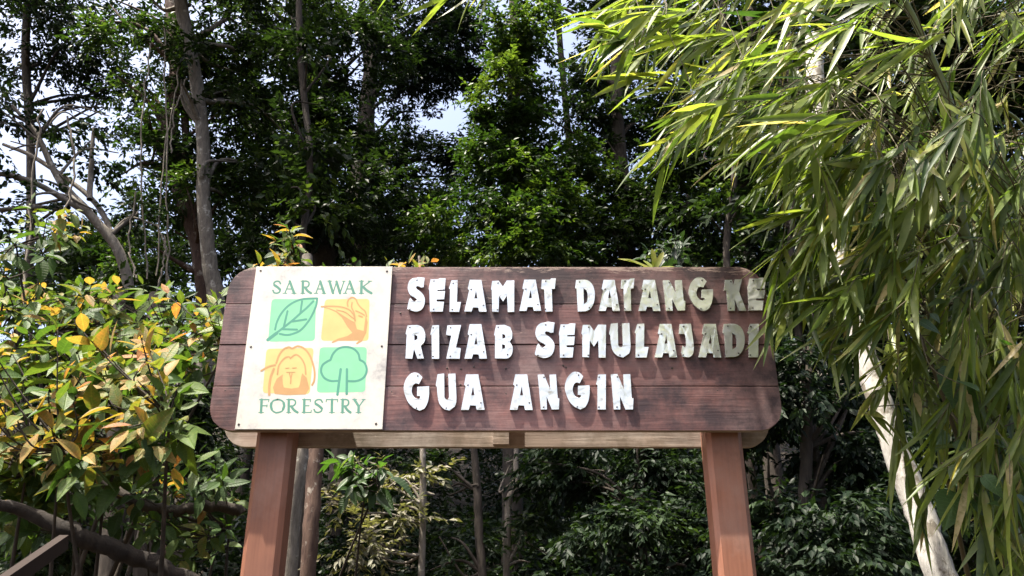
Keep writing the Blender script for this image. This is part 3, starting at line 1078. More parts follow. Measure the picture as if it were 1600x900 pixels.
def ground_path(pts):
    """trunk control points (px, py, Y, radius px) to world points and metres; foot dropped to the ground"""
    P, Rr = [], []
    for px, py, Y, rp in pts:
        c = W(px, py, Y)
        P.append(c)
        Rr.append(rp * np.linalg.norm(c - EYE) / F)
    d = P[0] - P[1]
    z = float(gz(P[0][0], P[0][1]))
    if P[0][2] > z:
        t = (P[0][2] - z)
        foot = P[0] + np.array([d[0], d[1], 0]) * 0.3 * min(1.0, t) / (abs(d[2]) + 0.5)
        foot[2] = z - 0.1
        gap = np.linalg.norm(foot - P[0])
        step = np.linalg.norm(d) + 0.1
        k = max(1, int(round(gap / step)))
        top, r0 = P[0], Rr[0]
        for a in range(1, k + 1):
            t = a / k
            P.insert(0, top * (1 - t) + foot * t)
            Rr.insert(0, r0 * (1 + 0.25 * t))
    return np.array(P), np.array(Rr)


def tree(name, label, trunks, crowns, bark, leafmat, L0=0.11, W0=0.045, lai=3.0, group=None, limbs=True, per=14, flat=0.8, droop=0.35, cat='tree'):
    """trunks: list of control point lists; crowns: list of (px, py, rx, ry, Y[, density])"""
    P0, R0 = ground_path(trunks[0])
    root = thing(name, label, cat, tuple(P0[0]), group)
    for k, tr_ in enumerate(trunks):
        if k == 0:
            P, Rr = P0, R0
        else:
            P = np.array([W(a, b2, c) for a, b2, c, _ in tr_])
            Rr = np.array([rp * np.linalg.norm(p - EYE) / F for p, (_, _, _, rp) in zip(P, tr_)])
        pr = smooth_path(np.hstack([P, Rr[:, None]]), 7)
        wob = rng.normal(size=(len(pr) + 4, 3)) * 0.0012 * float(pr[:, 1].mean()) * np.array([1, 1, 0.2])
        wob = (wob[:-4] + wob[1:-3] + wob[2:-2] + wob[3:-1] + wob[4:]) / 5
        V, Fc = tube(pr[:, :3] + wob, np.maximum(pr[:, 3], 0.004), 10, 0.04)
        part('trunk' if k == 0 else 'limb', mesh_np('trunk', V, Fc, M[bark], smooth=True), root)
    main = smooth_path(np.hstack([P0, R0[:, None]]), 7)
    allc = []
    tubes = []
    for cw in crowns:
        c, r = ell(*cw[:5])
        dens = cw[5] if len(cw) > 5 else 1.0
        area = math.pi * r[0] * r[2]
        n = int(lai * dens * area / (0.27 * L0 * W0))
        allc.append(clump_leaves(c, r, n, L0, W0, per, droop=droop, flat=flat))
        if limbs:
            # limbs reach from the trunk into the clump
            dd = np.linalg.norm(main[:, :3] - (c - np.array([0, 0, r[2] * 0.8])), axis=1)
            s = main[int(np.argmin(dd))]
            for _ in range(3):
                e = c + rng.normal(size=3) * r * 0.45
                m_ = 0.5 * (s[:3] + e) + np.array([0, 0, 0.12]) * np.linalg.norm(e - s[:3]) + rng.normal(size=3) * 0.12
                pp = smooth_path(np.array([s[:3], m_, e]), 5)
                rr = np.linspace(min(s[3] * 0.5, 0.06), 0.008, len(pp))
                V, Fc = tube(pp, rr, 5)
                part('limb', mesh_np('limb', V, Fc, M[bark], smooth=True), root)
    if allc:
        C_, D, N, L, Wd, Ti = [np.concatenate(a) for a in zip(*allc)]
        V, Fc = build_leaves(C_, D, N, L, Wd, T_SMALL)
        part('crown', mesh_np('crown', V, Fc, M[leafmat], np.repeat(Ti, 4)), root)
    return root


# --- forest behind the sign
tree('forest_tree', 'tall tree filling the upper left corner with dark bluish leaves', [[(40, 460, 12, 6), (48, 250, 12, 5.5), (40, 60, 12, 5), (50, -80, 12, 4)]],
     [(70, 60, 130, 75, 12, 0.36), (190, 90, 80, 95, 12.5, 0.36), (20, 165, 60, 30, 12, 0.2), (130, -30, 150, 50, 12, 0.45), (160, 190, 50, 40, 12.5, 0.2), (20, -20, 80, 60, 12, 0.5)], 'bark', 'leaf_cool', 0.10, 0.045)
tree('leaning_tree', 'leaning tree with bare grey forked limbs against the bright sky', [[(200, 450, 9.5, 8), (180, 385, 9.4, 7), (140, 335, 9.3, 6), (95, 285, 9.2, 5), (60, 215, 9.1, 3.5), (20, 165, 9, 2)],
     [(138, 334, 9.3, 4.5), (85, 302, 9.1, 4), (35, 278, 8.9, 3.5), (-30, 268, 8.8, 3)], [(186, 395, 9.4, 4), (150, 318, 9.6, 3.5), (60, 250, 9.7, 3), (5, 225, 9.8, 2)], [(140, 312, 9.4, 4), (143, 260, 9.5, 3.5), (146, 200, 9.5, 2)], [(100, 325, 9.2, 3), (30, 325, 9.0, 3), (-20, 330, 9, 2)]],
     [(20, 215, 70, 30, 9, 0.25), (60, 300, 80, 40, 9.1, 0.16), (150, 240, 50, 50, 9.6, 0.2), (10, 340, 60, 40, 9, 0.2), (110, 190, 60, 30, 9.4, 0.22), (200, 330, 50, 50, 9.6, 0.25)], 'bark_grey', 'leaf_cool', 0.085, 0.05)
tree('pale_trunk_tree', 'tall tree with a slender pale trunk leaning left behind the sign', [[(336, 470, 10.5, 13), (326, 400, 10.4, 11), (318, 310, 10.3, 10), (316, 200, 10.2, 9.5), (303, 105, 10, 9), (284, 10, 9.8, 9), (268, -140, 9.6, 7)]],
     [(350, 40, 90, 60, 10.3, 0.7), (250, 0, 70, 40, 9.9, 0.5), (390, 140, 80, 70, 11, 0.8), (380, 260, 85, 65, 10.8, 0.95), (315, 130, 50, 70, 9.9, 0.25)], 'bark_grey', 'leaf_dark', 0.11, 0.045)
tree('strangled_tree', 'dark reddish trunk wrapped in hanging roots left of the pale trunk', [[(318, 470, 11.2, 12), (308, 380, 11.1, 12), (285, 300, 11, 13), (265, 230, 11, 12), (275, 130, 11, 10), (268, 20, 11, 8), (262, -80, 11, 6)],
     [(262, 240, 11, 7), (240, 215, 11, 6), (225, 180, 11, 4)], [(280, 300, 11, 7), (290, 230, 11.1, 6), (284, 120, 11.2, 5)]],
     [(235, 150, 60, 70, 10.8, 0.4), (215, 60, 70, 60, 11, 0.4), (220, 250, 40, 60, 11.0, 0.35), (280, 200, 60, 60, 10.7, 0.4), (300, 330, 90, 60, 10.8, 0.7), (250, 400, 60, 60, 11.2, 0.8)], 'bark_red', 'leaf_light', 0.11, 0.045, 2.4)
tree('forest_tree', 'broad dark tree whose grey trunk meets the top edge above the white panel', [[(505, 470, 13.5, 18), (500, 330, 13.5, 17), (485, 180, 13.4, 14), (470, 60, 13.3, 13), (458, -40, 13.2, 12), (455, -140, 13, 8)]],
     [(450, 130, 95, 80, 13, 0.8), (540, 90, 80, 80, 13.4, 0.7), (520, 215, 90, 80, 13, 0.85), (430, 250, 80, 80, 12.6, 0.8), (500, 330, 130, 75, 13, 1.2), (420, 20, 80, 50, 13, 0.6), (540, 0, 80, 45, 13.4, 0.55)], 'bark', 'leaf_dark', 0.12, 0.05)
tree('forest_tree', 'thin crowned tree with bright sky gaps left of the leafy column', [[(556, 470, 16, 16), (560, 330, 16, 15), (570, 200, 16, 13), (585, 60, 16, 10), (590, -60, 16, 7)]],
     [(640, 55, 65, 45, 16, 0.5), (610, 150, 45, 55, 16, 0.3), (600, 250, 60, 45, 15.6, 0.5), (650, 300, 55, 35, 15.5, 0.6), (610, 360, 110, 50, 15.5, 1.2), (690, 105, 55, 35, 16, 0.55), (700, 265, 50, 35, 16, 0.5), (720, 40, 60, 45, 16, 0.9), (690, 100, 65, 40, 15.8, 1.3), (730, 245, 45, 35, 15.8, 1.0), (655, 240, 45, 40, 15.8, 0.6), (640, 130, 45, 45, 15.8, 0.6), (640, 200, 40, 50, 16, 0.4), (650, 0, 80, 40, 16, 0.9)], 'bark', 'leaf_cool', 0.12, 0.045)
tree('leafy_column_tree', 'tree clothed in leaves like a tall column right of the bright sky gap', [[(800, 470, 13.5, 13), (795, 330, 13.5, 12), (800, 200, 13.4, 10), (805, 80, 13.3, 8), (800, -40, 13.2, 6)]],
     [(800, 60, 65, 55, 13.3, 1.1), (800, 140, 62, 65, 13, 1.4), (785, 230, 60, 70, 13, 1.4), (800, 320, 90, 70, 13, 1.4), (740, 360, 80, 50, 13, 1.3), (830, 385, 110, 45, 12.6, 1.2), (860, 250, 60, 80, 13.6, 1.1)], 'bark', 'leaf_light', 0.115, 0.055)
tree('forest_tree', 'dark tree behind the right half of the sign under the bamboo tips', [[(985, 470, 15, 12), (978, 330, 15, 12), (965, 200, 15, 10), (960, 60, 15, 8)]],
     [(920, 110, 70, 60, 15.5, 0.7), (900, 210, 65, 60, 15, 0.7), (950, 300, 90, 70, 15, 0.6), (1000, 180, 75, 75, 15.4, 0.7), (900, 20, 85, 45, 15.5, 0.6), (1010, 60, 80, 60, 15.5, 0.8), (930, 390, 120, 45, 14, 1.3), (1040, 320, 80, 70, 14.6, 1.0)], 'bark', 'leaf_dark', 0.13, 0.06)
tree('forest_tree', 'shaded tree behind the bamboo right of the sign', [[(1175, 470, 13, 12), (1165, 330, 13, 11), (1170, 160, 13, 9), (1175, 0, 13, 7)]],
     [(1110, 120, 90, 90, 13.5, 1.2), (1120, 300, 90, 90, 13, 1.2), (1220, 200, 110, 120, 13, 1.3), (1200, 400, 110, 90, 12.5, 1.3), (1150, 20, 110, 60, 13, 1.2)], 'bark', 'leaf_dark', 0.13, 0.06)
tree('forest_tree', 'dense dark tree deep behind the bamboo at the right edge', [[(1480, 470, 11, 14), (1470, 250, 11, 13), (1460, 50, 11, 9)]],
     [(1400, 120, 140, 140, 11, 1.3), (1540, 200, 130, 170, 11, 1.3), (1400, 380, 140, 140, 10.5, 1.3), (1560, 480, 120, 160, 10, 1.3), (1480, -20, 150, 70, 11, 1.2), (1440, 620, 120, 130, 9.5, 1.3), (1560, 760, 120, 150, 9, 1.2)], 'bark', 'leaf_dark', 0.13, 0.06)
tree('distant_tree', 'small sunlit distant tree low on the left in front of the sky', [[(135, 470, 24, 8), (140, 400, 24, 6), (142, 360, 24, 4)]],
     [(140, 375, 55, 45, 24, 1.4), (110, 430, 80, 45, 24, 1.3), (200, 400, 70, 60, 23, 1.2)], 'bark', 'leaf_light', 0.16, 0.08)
# --- tall trees added for shade, crowns unseen overhead; trunks stand between the others
tall = [(-80, 17, 'added shade tree with a tall thin dark trunk at the far left edge of the wood'), (395, 19, 'added shade tree with a tall dark trunk behind the left end of the panel'), (575, 21, 'added shade tree with a tall dark trunk left of the bright gap'),
        (880, 19, 'added shade tree with a tall dark trunk right of the leafy column'), (1070, 22, 'added shade tree with a tall dark trunk behind the end of the first line of letters'), (1340, 17, 'added shade tree with a tall dark trunk behind the bamboo')]
for px_, yy, lab in tall:
    tree('tall_shade_tree', lab, [[(px_ + 10, 560, yy, 6), (px_, 400, yy, 5.5), (px_ + 9, 250, yy, 5), (px_ - 6, 50, yy, 4.5), (px_ - 15, -200, yy, 4)]],
         [(px_ - 90, -190, 180, 60, yy, 1.2), (px_ + 110, -250, 180, 70, yy + 3, 1.2), (px_ - 60, -330, 180, 70, yy - 4, 0.8)] + ([(px_ + 40, 360, 130, 90, yy, 0.8), (px_ - 70, 450, 130, 90, yy - 1, 0.8)] if px_ > 100 else []),
         'bark', 'leaf_dark', 0.17, 0.085, 2.4, group='tall trees added to shade the deep wood')
over = [(-60, 8.5, 'edge tree at the far left, added for the shade of its crown above the frame'), (478, 9.4, 'slim edge tree added for shade, trunk rising behind the white panel'), (1140, 9.6, 'slim edge tree added for shade behind the last letters of the first line'), (1240, 8.2, 'slim edge tree added for shade just right of the board')]  # edge trees added so their crowns above the view darken the wood
for px_, yy, lab in over:
    tree('edge_shade_tree', lab, [[(px_ + 14, 560, yy, 6), (px_ - 6, 400, yy, 5.5), (px_ + 8, 250, yy, 5), (px_ - 10, 50, yy, 4.5), (px_ - 4, -250, yy, 3)]],
         [(px_ - 130, -230, 120, 50, yy, 1.1), (px_ + 90, -270, 150, 50, yy - 0.7, 1.2), (px_ + 5, 300, 50, 60, yy - 0.2, 0.5), (px_ - 5, 200, 50, 60, yy - 0.2, 0.5), (px_, 90, 50, 60, yy - 0.2, 0.45)],
         'bark', 'leaf_dark', 0.13, 0.065, 2.6, group='slim trees added for shade along the edge of the clearing')
# --- low trees and saplings seen under and beside the boards
tree('understory_tree', 'dark drooping creeper clad tree right of the right hand post', [[(1260, 930, 8, 10), (1262, 700, 8, 9), (1270, 520, 8, 7)]],
     [(1260, 520, 90, 80, 8.3, 1.3), (1250, 640, 110, 80, 8, 1.4), (1280, 770, 130, 90, 7.8, 1.4), (1260, 890, 140, 80, 7.5, 1.4), (1370, 700, 80, 130, 8.4, 1.4), (1330, 440, 80, 60, 8.6, 1.2)], 'bark', 'leaf_cool', 0.10, 0.042, 2.6, droop=0.8, flat=0.6)
tree('understory_tree', 'leafy understory tree between the posts near the right one', [[(1010, 930, 9, 7), (1000, 800, 9, 6), (1010, 690, 9, 4)]],
     [(940, 740, 90, 50, 9.2, 1.2), (1050, 760, 80, 70, 8.8, 1.3), (980, 850, 80, 60, 8.6, 1.2), (1070, 880, 80, 60, 8.4, 1.3), (860, 760, 60, 50, 9.5, 1.0), (1100, 690, 80, 50, 9, 1.2)], 'bark', 'leaf_cool', 0.10, 0.042, 2.4, droop=0.7, flat=0.6)
tree('sapling', 'thin pale sapling trunk seen below the boards near the left post', [[(658, 930, 8.2, 5.5), (660, 820, 8.2, 5), (662, 700, 8.2, 4.5), (660, 560, 8.2, 3.5), (655, 400, 8.2, 2)]],
     [(600, 770, 60, 25, 8.2, 0.5), (555, 840, 50, 35, 8.0, 0.7), (640, 750, 50, 25, 8.3, 0.4), (575, 800, 60, 30, 8.0, 0.6)], 'bark_grey', 'leaf_pale', 0.09, 0.035, 2.2)
tree('sapling', 'dark leaning sapling in the shade below the middle of the sign', [[(755, 930, 9.5, 7), (748, 820, 9.5, 6.5), (742, 720, 9.5, 5.5), (735, 560, 9.5, 4)]],
     [(720, 860, 60, 40, 9.8, 0.6), (700, 740, 60, 40, 9.8, 0.7)], 'bark', 'leaf_dark', 0.10, 0.045, 2.2)
tree('sapling', 'forked thin sapling with a lit bend below the spacer block', [[(790, 930, 10, 5), (795, 790, 10, 5), (806, 760, 10, 4.5), (808, 700, 10, 4), (815, 560, 10, 3)]],
     [(820, 850, 60, 50, 10.2, 0.7), (830, 730, 60, 30, 10.2, 0.7)], 'bark_grey', 'leaf_dark', 0.10, 0.045, 2.2)
tree('mottled_tree', 'pale mottled trunk rising just right of the left post', [[(446, 960, 7, 15), (456, 800, 7, 14), (468, 715, 7, 13), (476, 600, 7.1, 11), (480, 400, 7.3, 8)]],
     [], 'bark_grey', 'leaf_dark')
tree('mottled_tree', 'brown trunk with white lichen beside the pale mottled trunk', [[(478, 960, 7.6, 12), (486, 820, 7.6, 12), (492, 720, 7.7, 12), (500, 600, 7.8, 11), (505, 420, 8, 9)]],
     [], 'bark_red', 'leaf_dark')
for px_, lab, yy, rp in ((175, 'pale trunk in shade behind the bush above the dark bough', 7.5, 14), (232, 'grey brown trunk seen through the gap above the dark bough', 8.2, 17)):
    tree('shaded_tree', lab, [[(px_ - 8, 960, yy, rp), (px_, 800, yy, rp), (px_ + 6, 640, yy, rp * 0.8), (px_ + 12, 460, yy + 0.2, rp * 0.6)]],
         [(px_ - 60, 560, 90, 110, yy + 0.6, 1.2), (px_ + 40, 680, 90, 90, yy + 0.8, 1.2), (px_ - 90, 800, 110, 90, yy + 1.2, 1.1)], 'bark', 'leaf_dark', 0.11, 0.045, 2.2)

# undergrowth on the slope: nobody could count it
cs = []
for _ in range(760):
    y = 12.5 + 26 * rng.random() ** 1.9
    x = (rng.random() * 2 - 1) * (y * 0.78 + 2)
    z = float(gz(x, y))
    h = 0.8 + 1.6 * rng.random()
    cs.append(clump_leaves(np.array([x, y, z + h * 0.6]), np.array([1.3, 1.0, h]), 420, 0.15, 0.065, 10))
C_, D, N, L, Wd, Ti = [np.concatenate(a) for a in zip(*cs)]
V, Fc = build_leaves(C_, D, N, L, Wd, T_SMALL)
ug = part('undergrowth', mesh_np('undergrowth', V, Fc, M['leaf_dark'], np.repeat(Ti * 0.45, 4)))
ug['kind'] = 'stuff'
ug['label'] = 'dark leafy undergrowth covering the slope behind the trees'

# hanging lianas on the left
lia = [(212, 300, 214, 440, 9.0, 'thin liana hanging left of the reddish trunk'), (236, 60, 230, 440, 9.6, 'long straight liana between the reddish trunk and the leaning tree'),
       (258, 40, 262, 470, 9.8, 'liana hanging along the left side of the reddish trunk'), (282, 100, 246, 430, 9.9, 'slanting pale liana crossing the reddish trunk'),
       (66, 170, 36, 470, 7.0, 'thin dark liana slanting down at the far left'), (105, 185, 78, 400, 7.2, 'thin liana slanting in front of the leaning limbs'),
       (292, 120, 268, 240, 9.7, 'short pale root crossing diagonally in front of the reddish trunk'), (244, 350, 262, 470, 9.3, 'tangled hanging root below the reddish trunk'), (258, 370, 240, 470, 9.2, 'pale hanging root in the tangle above the bush')]
for a, b2, c, d, Y, lab in lia:
    p0, p1 = W(a, b2, Y), W(c, d, Y)
    mid = 0.5 * (p0 + p1) + rng.normal(size=3) * 0.08
    pth = smooth_path(np.array([p0, mid, p1]), 9) + 0
    pth += rng.normal(size=pth.shape) * 0.012
    V, Fc = tube(pth, np.full(len(pth), 0.011), 5)
    tag(part('liana', mesh_np('liana', V, Fc, M['liana'], smooth=True)), lab, 'liana', 'lianas hanging on the left')

# ------------------------------------------------------------------ bush on the left
def shrub(name, label, tips, foot, L0, W0, mat, young=0.3, bark='bark', per=(5, 9), templates=T_BROAD, count=300, cat='shrub', droop=0.45, stems=4, branch_r=0.006, bias=0.0, stem_r=0.028, upright=False, tone=0.36):
    root = thing(name, label, cat, tuple(foot))
    C_, D, N, L, Wd, Ti, tubes = [], [], [], [], [], [], []
    foot = np.array(foot, float)
    tips = np.asarray(tips, float)
    # main stems lead to cluster centres of the tips
    cen = tips[rng.choice(len(tips), stems, replace=False)]
    stem_pts = []
    for c in cen:
        m_ = foot * 0.45 + c * 0.55 + np.array([0, 0.25, 0.15]) + rng.normal(size=3) * 0.12
        if upright:
            m_ = np.array([foot[0], foot[1], foot[2] + float(upright)]) + rng.normal(size=3) * 0.02
        pp = smooth_path(np.array([foot + rng.normal(size=3) * 0.05 * np.array([1, 1, 0]), m_, c + np.array([0, 0.12, -0.06])]), 8)
        V, Fc = tube(pp, np.linspace(stem_r, 0.006, len(pp)), 6)
        part('stem', mesh_np('stem', V, Fc, M[bark], smooth=True), root)
        stem_pts.append(pp)
    sp = np.vstack(stem_pts)
    for tip in tips:
        k = int(np.argmin(np.linalg.norm(sp - tip + np.array([0, 0, -0.15]), axis=1)))
        s = sp[k]
        out = unit(tip - s + rng.normal(size=3) * 0.1 + np.array([0, -0.08, 0.10]))
        if np.linalg.norm(tip - s) > 0.05:
            m_ = 0.5 * (s + tip) + np.array([0, 0, -0.04]) + rng.normal(size=3) * 0.03
            pp = smooth_path(np.array([s, m_, tip]), 4)
            tubes.append(tube(pp, np.linspace(branch_r, branch_r * 0.4, len(pp)), 5))
        n = int(rng.integers(per[0], per[1] + 1))
        yng = rng.random() < young
        base_t = rng.normal(tone, 0.14)
        a0 = rng.random() * 6.28
        A = unit(np.cross(out, [0.3, 0.1, 1.0]))
        Bv = np.cross(out, A)
        for q_ in range(n):
            u = q_ / max(1, n - 1)
            a = a0 + q_ * 2.4
            rad = A * math.cos(a) + Bv * math.sin(a)
            lift = 0.25 + 0.9 * u
            d = unit(rad + out * lift + np.array([0, 0, -droop]) + rng.normal(size=3) * 0.15)
            C_.append(tip - out * (1 - u) * 0.16 * (L0 / 0.15) + rad * 0.012)
            D.append(d)
            N.append(unit(np.array([0, -0.25 - bias, 0.8]) + out * 0.4 + rng.normal(size=3) * 0.3))
            l = L0 * (1.05 - 0.45 * u) * rng.uniform(0.5, 1.25)
            L.append(l)
            Wd.append(l * W0 / L0 * rng.uniform(0.85, 1.15))
            Ti.append(np.clip((rng.normal(0.78, 0.10) if yng and u > 0.35 else base_t) + rng.normal() * 0.07, 0, 1))
    V, Fc = merge(tubes)
    part('twigs', mesh_np('twigs', V, Fc, M[bark], smooth=True), root)['kind'] = 'stuff'
    leafy(name, root, np.array(C_), np.array(D), np.array(N), np.array(L), np.array(Wd), np.array(Ti), templates, M[mat], count)
    return root


def region_tips(n, poly, Y0, Y1):
    """n points inside a photo polygon, spread over depths Y0..Y1"""
    poly = np.array(poly, float)
    lo, hi = poly.min(0), poly.max(0)
    out = []
    while len(out) < n:
        p = lo + rng.random(2) * (hi - lo)
        ins = False
        m_ = len(poly)
        for a in range(m_):
            x1_, y1_ = poly[a]
            x2_, y2_ = poly[(a + 1) % m_]
            if (y1_ > p[1]) != (y2_ > p[1]) and p[0] < (x2_ - x1_) * (p[1] - y1_) / (y2_ - y1_) + x1_:
                ins = not ins
        if ins:
            out.append(W(p[0], p[1], Y0 + (Y1 - Y0) * rng.random()))
    return np.array(out)


tA = region_tips(112, [(-40, 500), (60, 500), (150, 480), (240, 520), (275, 560), (296, 620), (300, 700), (250, 740), (120, 740), (-40, 760)], 3.4, 4.8)
shrub('bush', 'bush with large yellow and orange young leaves left of the sign', tA, (-2.3, 4.3, 0), 0.18, 0.080, 'leaf_shrub', 0.62, stems=6, bias=0.2, tone=0.47)
tB = region_tips(100, [(-40, 450), (60, 440), (140, 435), (230, 445), (350, 455), (372, 560), (300, 580), (150, 500), (-40, 530)], 4.4, 6.0)
shrub('bush', 'greener bush behind the yellow leaved bush, level with the board', tB, (-2.9, 5.6, 0), 0.17, 0.075, 'leaf_shrub', 0.30, stems=6, tone=0.42)
tC = region_tips(125, [(-40, 740), (110, 730), (330, 690), (365, 720), (355, 830), (300, 890), (200, 830), (130, 790), (40, 840), (-40, 860)], 4.2, 5.6)
shrub('bush', 'sparse shaded green bush below the yellow leaves, over the dark bough', tC, (-2.0, 4.9, 0), 0.13, 0.060, 'leaf_shrub', 0.10, stems=5)
tD = region_tips(15, [(-30, 400), (30, 300), (130, 330), (160, 420), (60, 430)], 4.4, 5.2)
shrub('sapling', 'thin stemmed sapling with drooping leaves at the far left against the sky', tD, (-3.0, 5.0, 0), 0.15, 0.068, 'leaf_shrub', 0.25, stems=3, cat='sapling', droop=0.7)
tE = region_tips(12, [(430, 355), (470, 345), (490, 380), (480, 412), (430, 410)], 4.7, 5.0)
shrub('sapling', 'pale leaved sapling tip rising behind the top of the white panel', tE, (-1.47, 4.95, 0), 0.13, 0.05, 'leaf_shrub', 0.6, stems=2, cat='sapling', droop=0.6, upright=2.35, stem_r=0.012)
tF = region_tips(16, [(385, 425), (420, 400), (520, 405), (690, 400), (700, 415), (560, 425)], 4.6, 4.9)
shrub('sapling', 'yellowing leaves peeping over the top edge of the white panel', tF, (-1.40, 4.9, 0), 0.12, 0.05, 'leaf_shrub', 0.8, stems=3, cat='sapling', upright=2.35, stem_r=0.012)
tG = region_tips(13, [(485, 715), (540, 705), (600, 715), (595, 750), (560, 775), (500, 745)], 5.2, 5.7)
shrub('sapling', 'bright green leaves hanging under the boards right of the left post', tG, (-1.62, 6.0, 0), 0.16, 0.065, 'leaf_vine', 0.1, stems=2, cat='sapling', droop=0.9, stem_r=0.012)
tH = region_tips(22, [(1000, 395), (1050, 365), (1080, 380), (1060, 420), (1000, 420)], 6.8, 7.8)
shrub('sapling', 'dark broad leaved sapling behind the top edge near the green sprout', tH, (1.86, 7.0, 0), 0.14, 0.06, 'leaf_big_dark', 0.1, stems=3, cat='sapling', count=120, upright=3.3, stem_r=0.014)

# dark bough and handrail at the lower left
bp_ = smooth_path(np.array([np.append(W(a, b2, Y), r) for a, b2, Y, r in ((-60, 770, 3.9, 0.022), (40, 800, 4.0, 0.030), (105, 828, 4.05, 0.040), (160, 852, 4.1, 0.042), (215, 872, 4.15, 0.040), (290, 905, 4.2, 0.038), (360, 960, 4.3, 0.038))]), 7)
V, Fc = tube(bp_[:, :3] + rng.normal(size=(len(bp_), 3)) * 0.005, bp_[:, 3], 10, 0.07)
tag(part('fallen_bough', mesh_np('fallen_bough', V, Fc, M['bark_darker'], smooth=True)), 'dark thick bough slanting down behind the handrail at lower left', 'bough')
bp_ = smooth_path(np.array([np.append(W(a, b2, Y), r) for a, b2, Y, r in ((150, 745, 4.5, 0.025), (210, 785, 4.5, 0.03), (270, 798, 4.5, 0.03), (330, 790, 4.6, 0.03), (380, 800, 4.7, 0.03))]), 7)
V, Fc = tube(bp_[:, :3] + rng.normal(size=(len(bp_), 3)) * 0.004, bp_[:, 3], 8, 0.07)
tag(part('branch', mesh_np('branch', V, Fc, M['bark'], smooth=True)), 'reddish branch lying level behind the bush beside the left post', 'branch')

ra, rb = W(100, 836, 2.7), W(-60, 945, 2.2)
rail = thing('handrail', 'brown wooden handrail climbing into the bush at the lower left corner', 'handrail', (float(rb[0]), float(rb[1]), 0))
d_ = unit(ra - rb)
s_ = unit(np.cross(d_, [0, 0, 1]))
u_ = np.cross(s_, d_)
V = []
for e in (rb - d_ * 0.5, ra):
    for a, b2 in ((-1, 0), (1, 0), (1, -1), (-1, -1)):
        V.append(e + s_ * a * 0.014 + u_ * b2 * 0.045)
part('top_rail', pydata('top_rail', V, [(0, 1, 2, 3), (7, 6, 5, 4), (0, 4, 5, 1), (1, 5, 6, 2), (2, 6, 7, 3), (3, 7, 4, 0)], M['rail']), rail)
e = rb - d_ * 0.2 - u_ * 0.05
V = []
for z in (0.0, e[2]):
    for a, b2 in ((-1, -1), (1, -1), (1, 1), (-1, 1)):
        V.append((e[0] + a * 0.035, e[1] + 0.06 + b2 * 0.035, z))
part('rail_post', pydata('rail_post', V, [(3, 2, 1, 0), (4, 5, 6, 7), (0, 1, 5, 4), (1, 2, 6, 5), (2, 3, 7, 6), (3, 0, 4, 7)], M['rail']), rail)

# green sprout on top of the boards
sp_root = thing('fern_sprout', 'bright green strap leaved sprout on top of the sign near its right end', 'fern', tuple(W(1022, 424, YB + 0.14)))
base = W(1022, 424, YB + 0.14)
T_STRAP = [long_template([0, 0.2, 0.5, 0.8, 0.95, 1], [0.3, 0.42, 0.5, 0.42, 0.2, 0.02], 0.15, 0.18)]
dirs = [(-0.9, -0.2, 0.42), (-0.55, -0.2, 0.35), (0.02, -0.1, 1.0), (0.35, -0.2, 0.75), (-0.2, 0.2, 0.5), (0.7, 0, 0.25)]
leafy('fern_sprout', sp_root, np.array([base] * 6) + rng.normal(size=(6, 3)) * 0.006, np.array(dirs), np.array([(0.2, -0.7, 0.7)] * 6), np.array([0.19, 0.16, 0.125, 0.115, 0.11, 0.12]), np.array([0.034, 0.032, 0.032, 0.03, 0.03, 0.03]),
      np.array([0.78, 0.8, 0.84, 0.8, 0.7, 0.8]), T_STRAP, M['leaf_bamboo'])

# ------------------------------------------------------------------ pale trunk and bamboo on the right
tree('pale_tree', 'leaning tree with white mottled bark at the right behind the bamboo leaves', [[(1570, 1180, 4.3, 25), (1532, 1080, 4.3, 24), (1496, 980, 4.3, 22), (1463, 880, 4.3, 20.5), (1436, 800, 4.35, 19), (1400, 700, 4.4, 18), (1366, 600, 4.45, 17), (1338, 510, 4.5, 16), (1305, 400, 4.6, 17), (1280, 250, 4.7, 15), (1270, 60, 4.8, 12)]],
     [], 'bark_pale', 'leaf_dark')


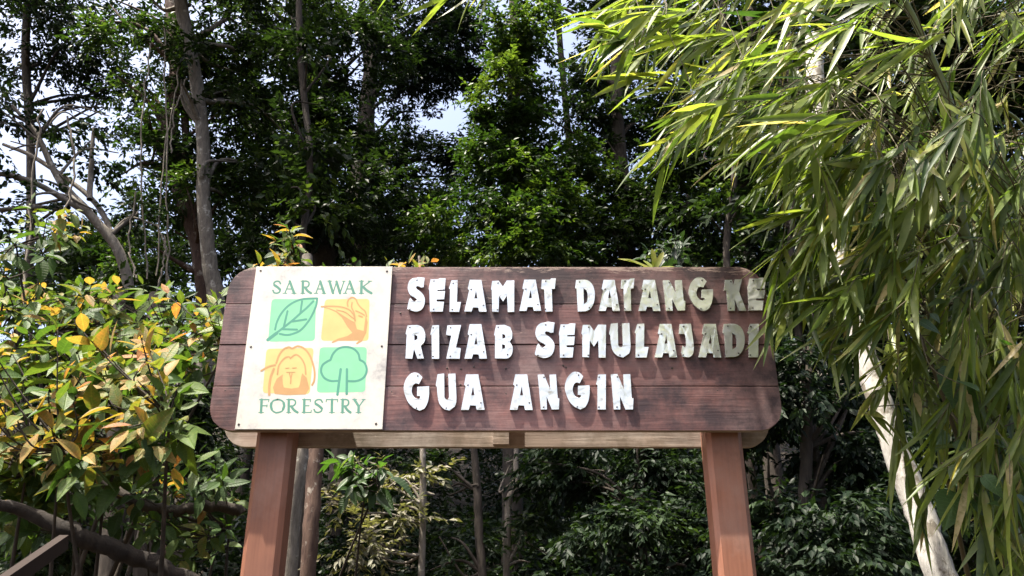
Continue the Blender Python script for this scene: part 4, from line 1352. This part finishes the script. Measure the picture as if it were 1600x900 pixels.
def bamboo(label, foot, arch, poly, Y0, Y1, n, lean, L0=0.25, W0=0.0260, extra=None, young=0.06):
    """a culm arching over; drooping leaf sprays fill the region its branchlets reach"""
    root = thing('bamboo', label, 'bamboo', tuple(foot), 'bamboo clump on the right')
    ctrl = np.array([foot] + [W(*a) for a in arch])
    pp = smooth_path(ctrl, 10)
    rad = np.linspace(0.030, 0.006, len(pp))
    V, Fc = tube(pp, rad, 8)
    part('culm', mesh_np('culm', V, Fc, M['culm'], smooth=True), root)
    tips = region_tips(n, poly, Y0, Y1)
    if extra is not None:
        tips = np.vstack([tips, extra])
    C_, D, N, L, Wd, Ti, tubes = [], [], [], [], [], [], []
    for tip in tips:
        ln = unit(np.array(lean) + rng.normal(size=3) * 0.26)
        nl = int(rng.integers(6, 11))
        tl = 0.045 * nl * rng.uniform(0.6, 1.0)
        s = tip - ln * tl
        k = int(np.argmin(np.linalg.norm(pp - s + np.array([0, 0, 0.1]), axis=1)))
        c = pp[k]
        m_ = 0.5 * (c + s) + np.array([0, 0, 0.10]) * np.linalg.norm(c - s)
        q_ = smooth_path(np.array([c, m_, s, tip]), 4)
        tubes.append(tube(q_, np.linspace(0.0035, 0.0012, len(q_)), 4))
        bt = rng.normal(0.45, 0.16)
        A = unit(np.cross(ln, [0, 1.0, 0.35]) + rng.normal(size=3) * 0.35)
        for j_ in range(nl):
            u = (j_ + 0.5) / nl
            sg = 1 if j_ % 2 else -1
            sp = rng.uniform(0.15, 0.6) * (1 - 0.6 * u)
            d = unit(ln + A * sg * sp + np.array([0, 0, -0.22]) + rng.normal(size=3) * 0.14)
            C_.append(s + ln * tl * u)
            D.append(d)
            N.append(unit(np.array([-0.1, -0.45, 0.75]) + rng.normal(size=3) * 0.5))
            l = L0 * rng.uniform(0.6, 1.25)
            L.append(l)
            Wd.append(W0 * rng.uniform(0.7, 1.25))
            Ti.append(0.97 + 0.03 * rng.random() if rng.random() < young * 0.6 else (0.9 if rng.random() < young else np.clip(bt + rng.normal() * 0.1, 0, 0.85)))
    V, Fc = merge(tubes)
    part('branchlets', mesh_np('branchlets', V, Fc, M['twig'], smooth=True), root)['kind'] = 'stuff'
    leafy('bamboo', root, np.array(C_), np.array(D), np.array(N), np.array(L), np.array(Wd), np.array(Ti), T_BAMBOO, M['leaf_bamboo'])


bamboo('bamboo arching over the top right with bright sunlit leaf tips', (3.3, 3.6, 0), [(1560, 500, 3.6), (1480, 150, 3.5), (1330, -120, 3.3), (1120, -220, 3.0), (900, -200, 2.9)],
       [(940, 0), (930, 80), (1000, 140), (1070, 210), (1180, 300), (1300, 300), (1330, 150), (1300, -60), (1000, -60)], 2.5, 3.6, 105, (-0.70, -0.10, -0.48),
       extra=np.array([W(a, b2, 2.9) for a, b2 in ((690, 0), (735, -10), (770, -25), (620, -30), (1010, 240), (1035, 262), (960, 90), (920, 20))]))
bamboo('bamboo with drooping sprays reaching over the right end of the sign', (3.0, 3.9, 0), [(1500, 640, 3.9), (1450, 380, 3.7), (1370, 200, 3.5), (1260, 120, 3.3)],
       [(1180, 280), (1190, 330), (1250, 380), (1260, 450), (1270, 500), (1370, 540), (1430, 480), (1420, 250), (1280, 240)], 2.7, 3.9, 95, (-0.55, -0.10, -0.66),
       extra=np.array([W(a, b2, 3.25) for a, b2 in ((1205, 490), (1215, 480), (1224, 500), (1236, 470), (1262, 480), (1290, 520), (1300, 560), (1320, 560), (1215, 395), (1232, 415))]))
bamboo('bamboo with long hanging sprays beside the white trunk at lower right', (2.9, 3.7, 0), [(1560, 780, 3.7), (1540, 520, 3.6), (1480, 380, 3.5), (1420, 340, 3.4)],
       [(1400, 540), (1370, 600), (1420, 640), (1440, 700), (1500, 780), (1540, 930), (1640, 940), (1640, 560), (1500, 500)], 3.0, 4.1, 90, (-0.38, -0.12, -0.78),
       extra=np.array([W(a, b2, 3.5) for a, b2 in ((1360, 620), (1375, 650), (1400, 700), (1420, 760), (1440, 820), (1350, 590))]))
bamboo('bamboo crowding the upper right corner in half shade', (3.6, 3.4, 0), [(1660, 500, 3.4), (1640, 150, 3.3), (1580, -150, 3.2), (1420, -260, 3.0)],
       [(1330, -420), (1310, 160), (1400, 300), (1660, 320), (1750, -420)], 2.5, 4.6, 230, (-0.48, -0.12, -0.66))  # region runs above the view: sprays added there to shade the right side
bamboo('bamboo behind the right edge hanging in deep shade', (3.9, 4.3, 0), [(1680, 640, 4.4), (1650, 350, 4.4), (1600, 200, 4.3), (1520, 150, 4.2)],
       [(1400, 280), (1420, 560), (1660, 620), (1680, 280)], 3.2, 4.8, 90, (-0.45, -0.1, -0.68))

bamboo('bamboo hanging nearest to the viewer in the top right corner, with unseen sprays added for the letters to reflect', (3.5, -0.6, 0), [(1900, 300, 1.2), (1800, -300, 1.5), (1640, -420, 1.7), (1560, -330, 1.9)],
       [(1480, -120), (1500, -20), (1680, 60), (1700, -150)], 1.9, 2.4, 8, (-0.5, 0.1, -0.65),
       extra=np.stack([rng.uniform(1.7, 4.4, 260), rng.uniform(-2.6, 0.9, 260), rng.uniform(3.0, 6.0, 260)], -1))  # unseen sprays around the viewer, added to darken the right letters' reflections

# broad leaved climber among the bamboo
tV = np.array([W(a, b2, 3.0 + 0.25 * rng.random()) for a, b2 in ((1535, 745), (1548, 790), (1500, 600), (1455, 487), (1560, 700), (1590, 770), (1490, 690), (1575, 540))])
shrub('climber', 'climber with a few broad green leaves at lower right among the bamboo', tV, (2.6, 3.4, 0), 0.13, 0.095, 'leaf_vine', 0.12, 'twig', (2, 3), T_HEART, 60, 'climber', 0.8, 3, 0.004, 0.4)
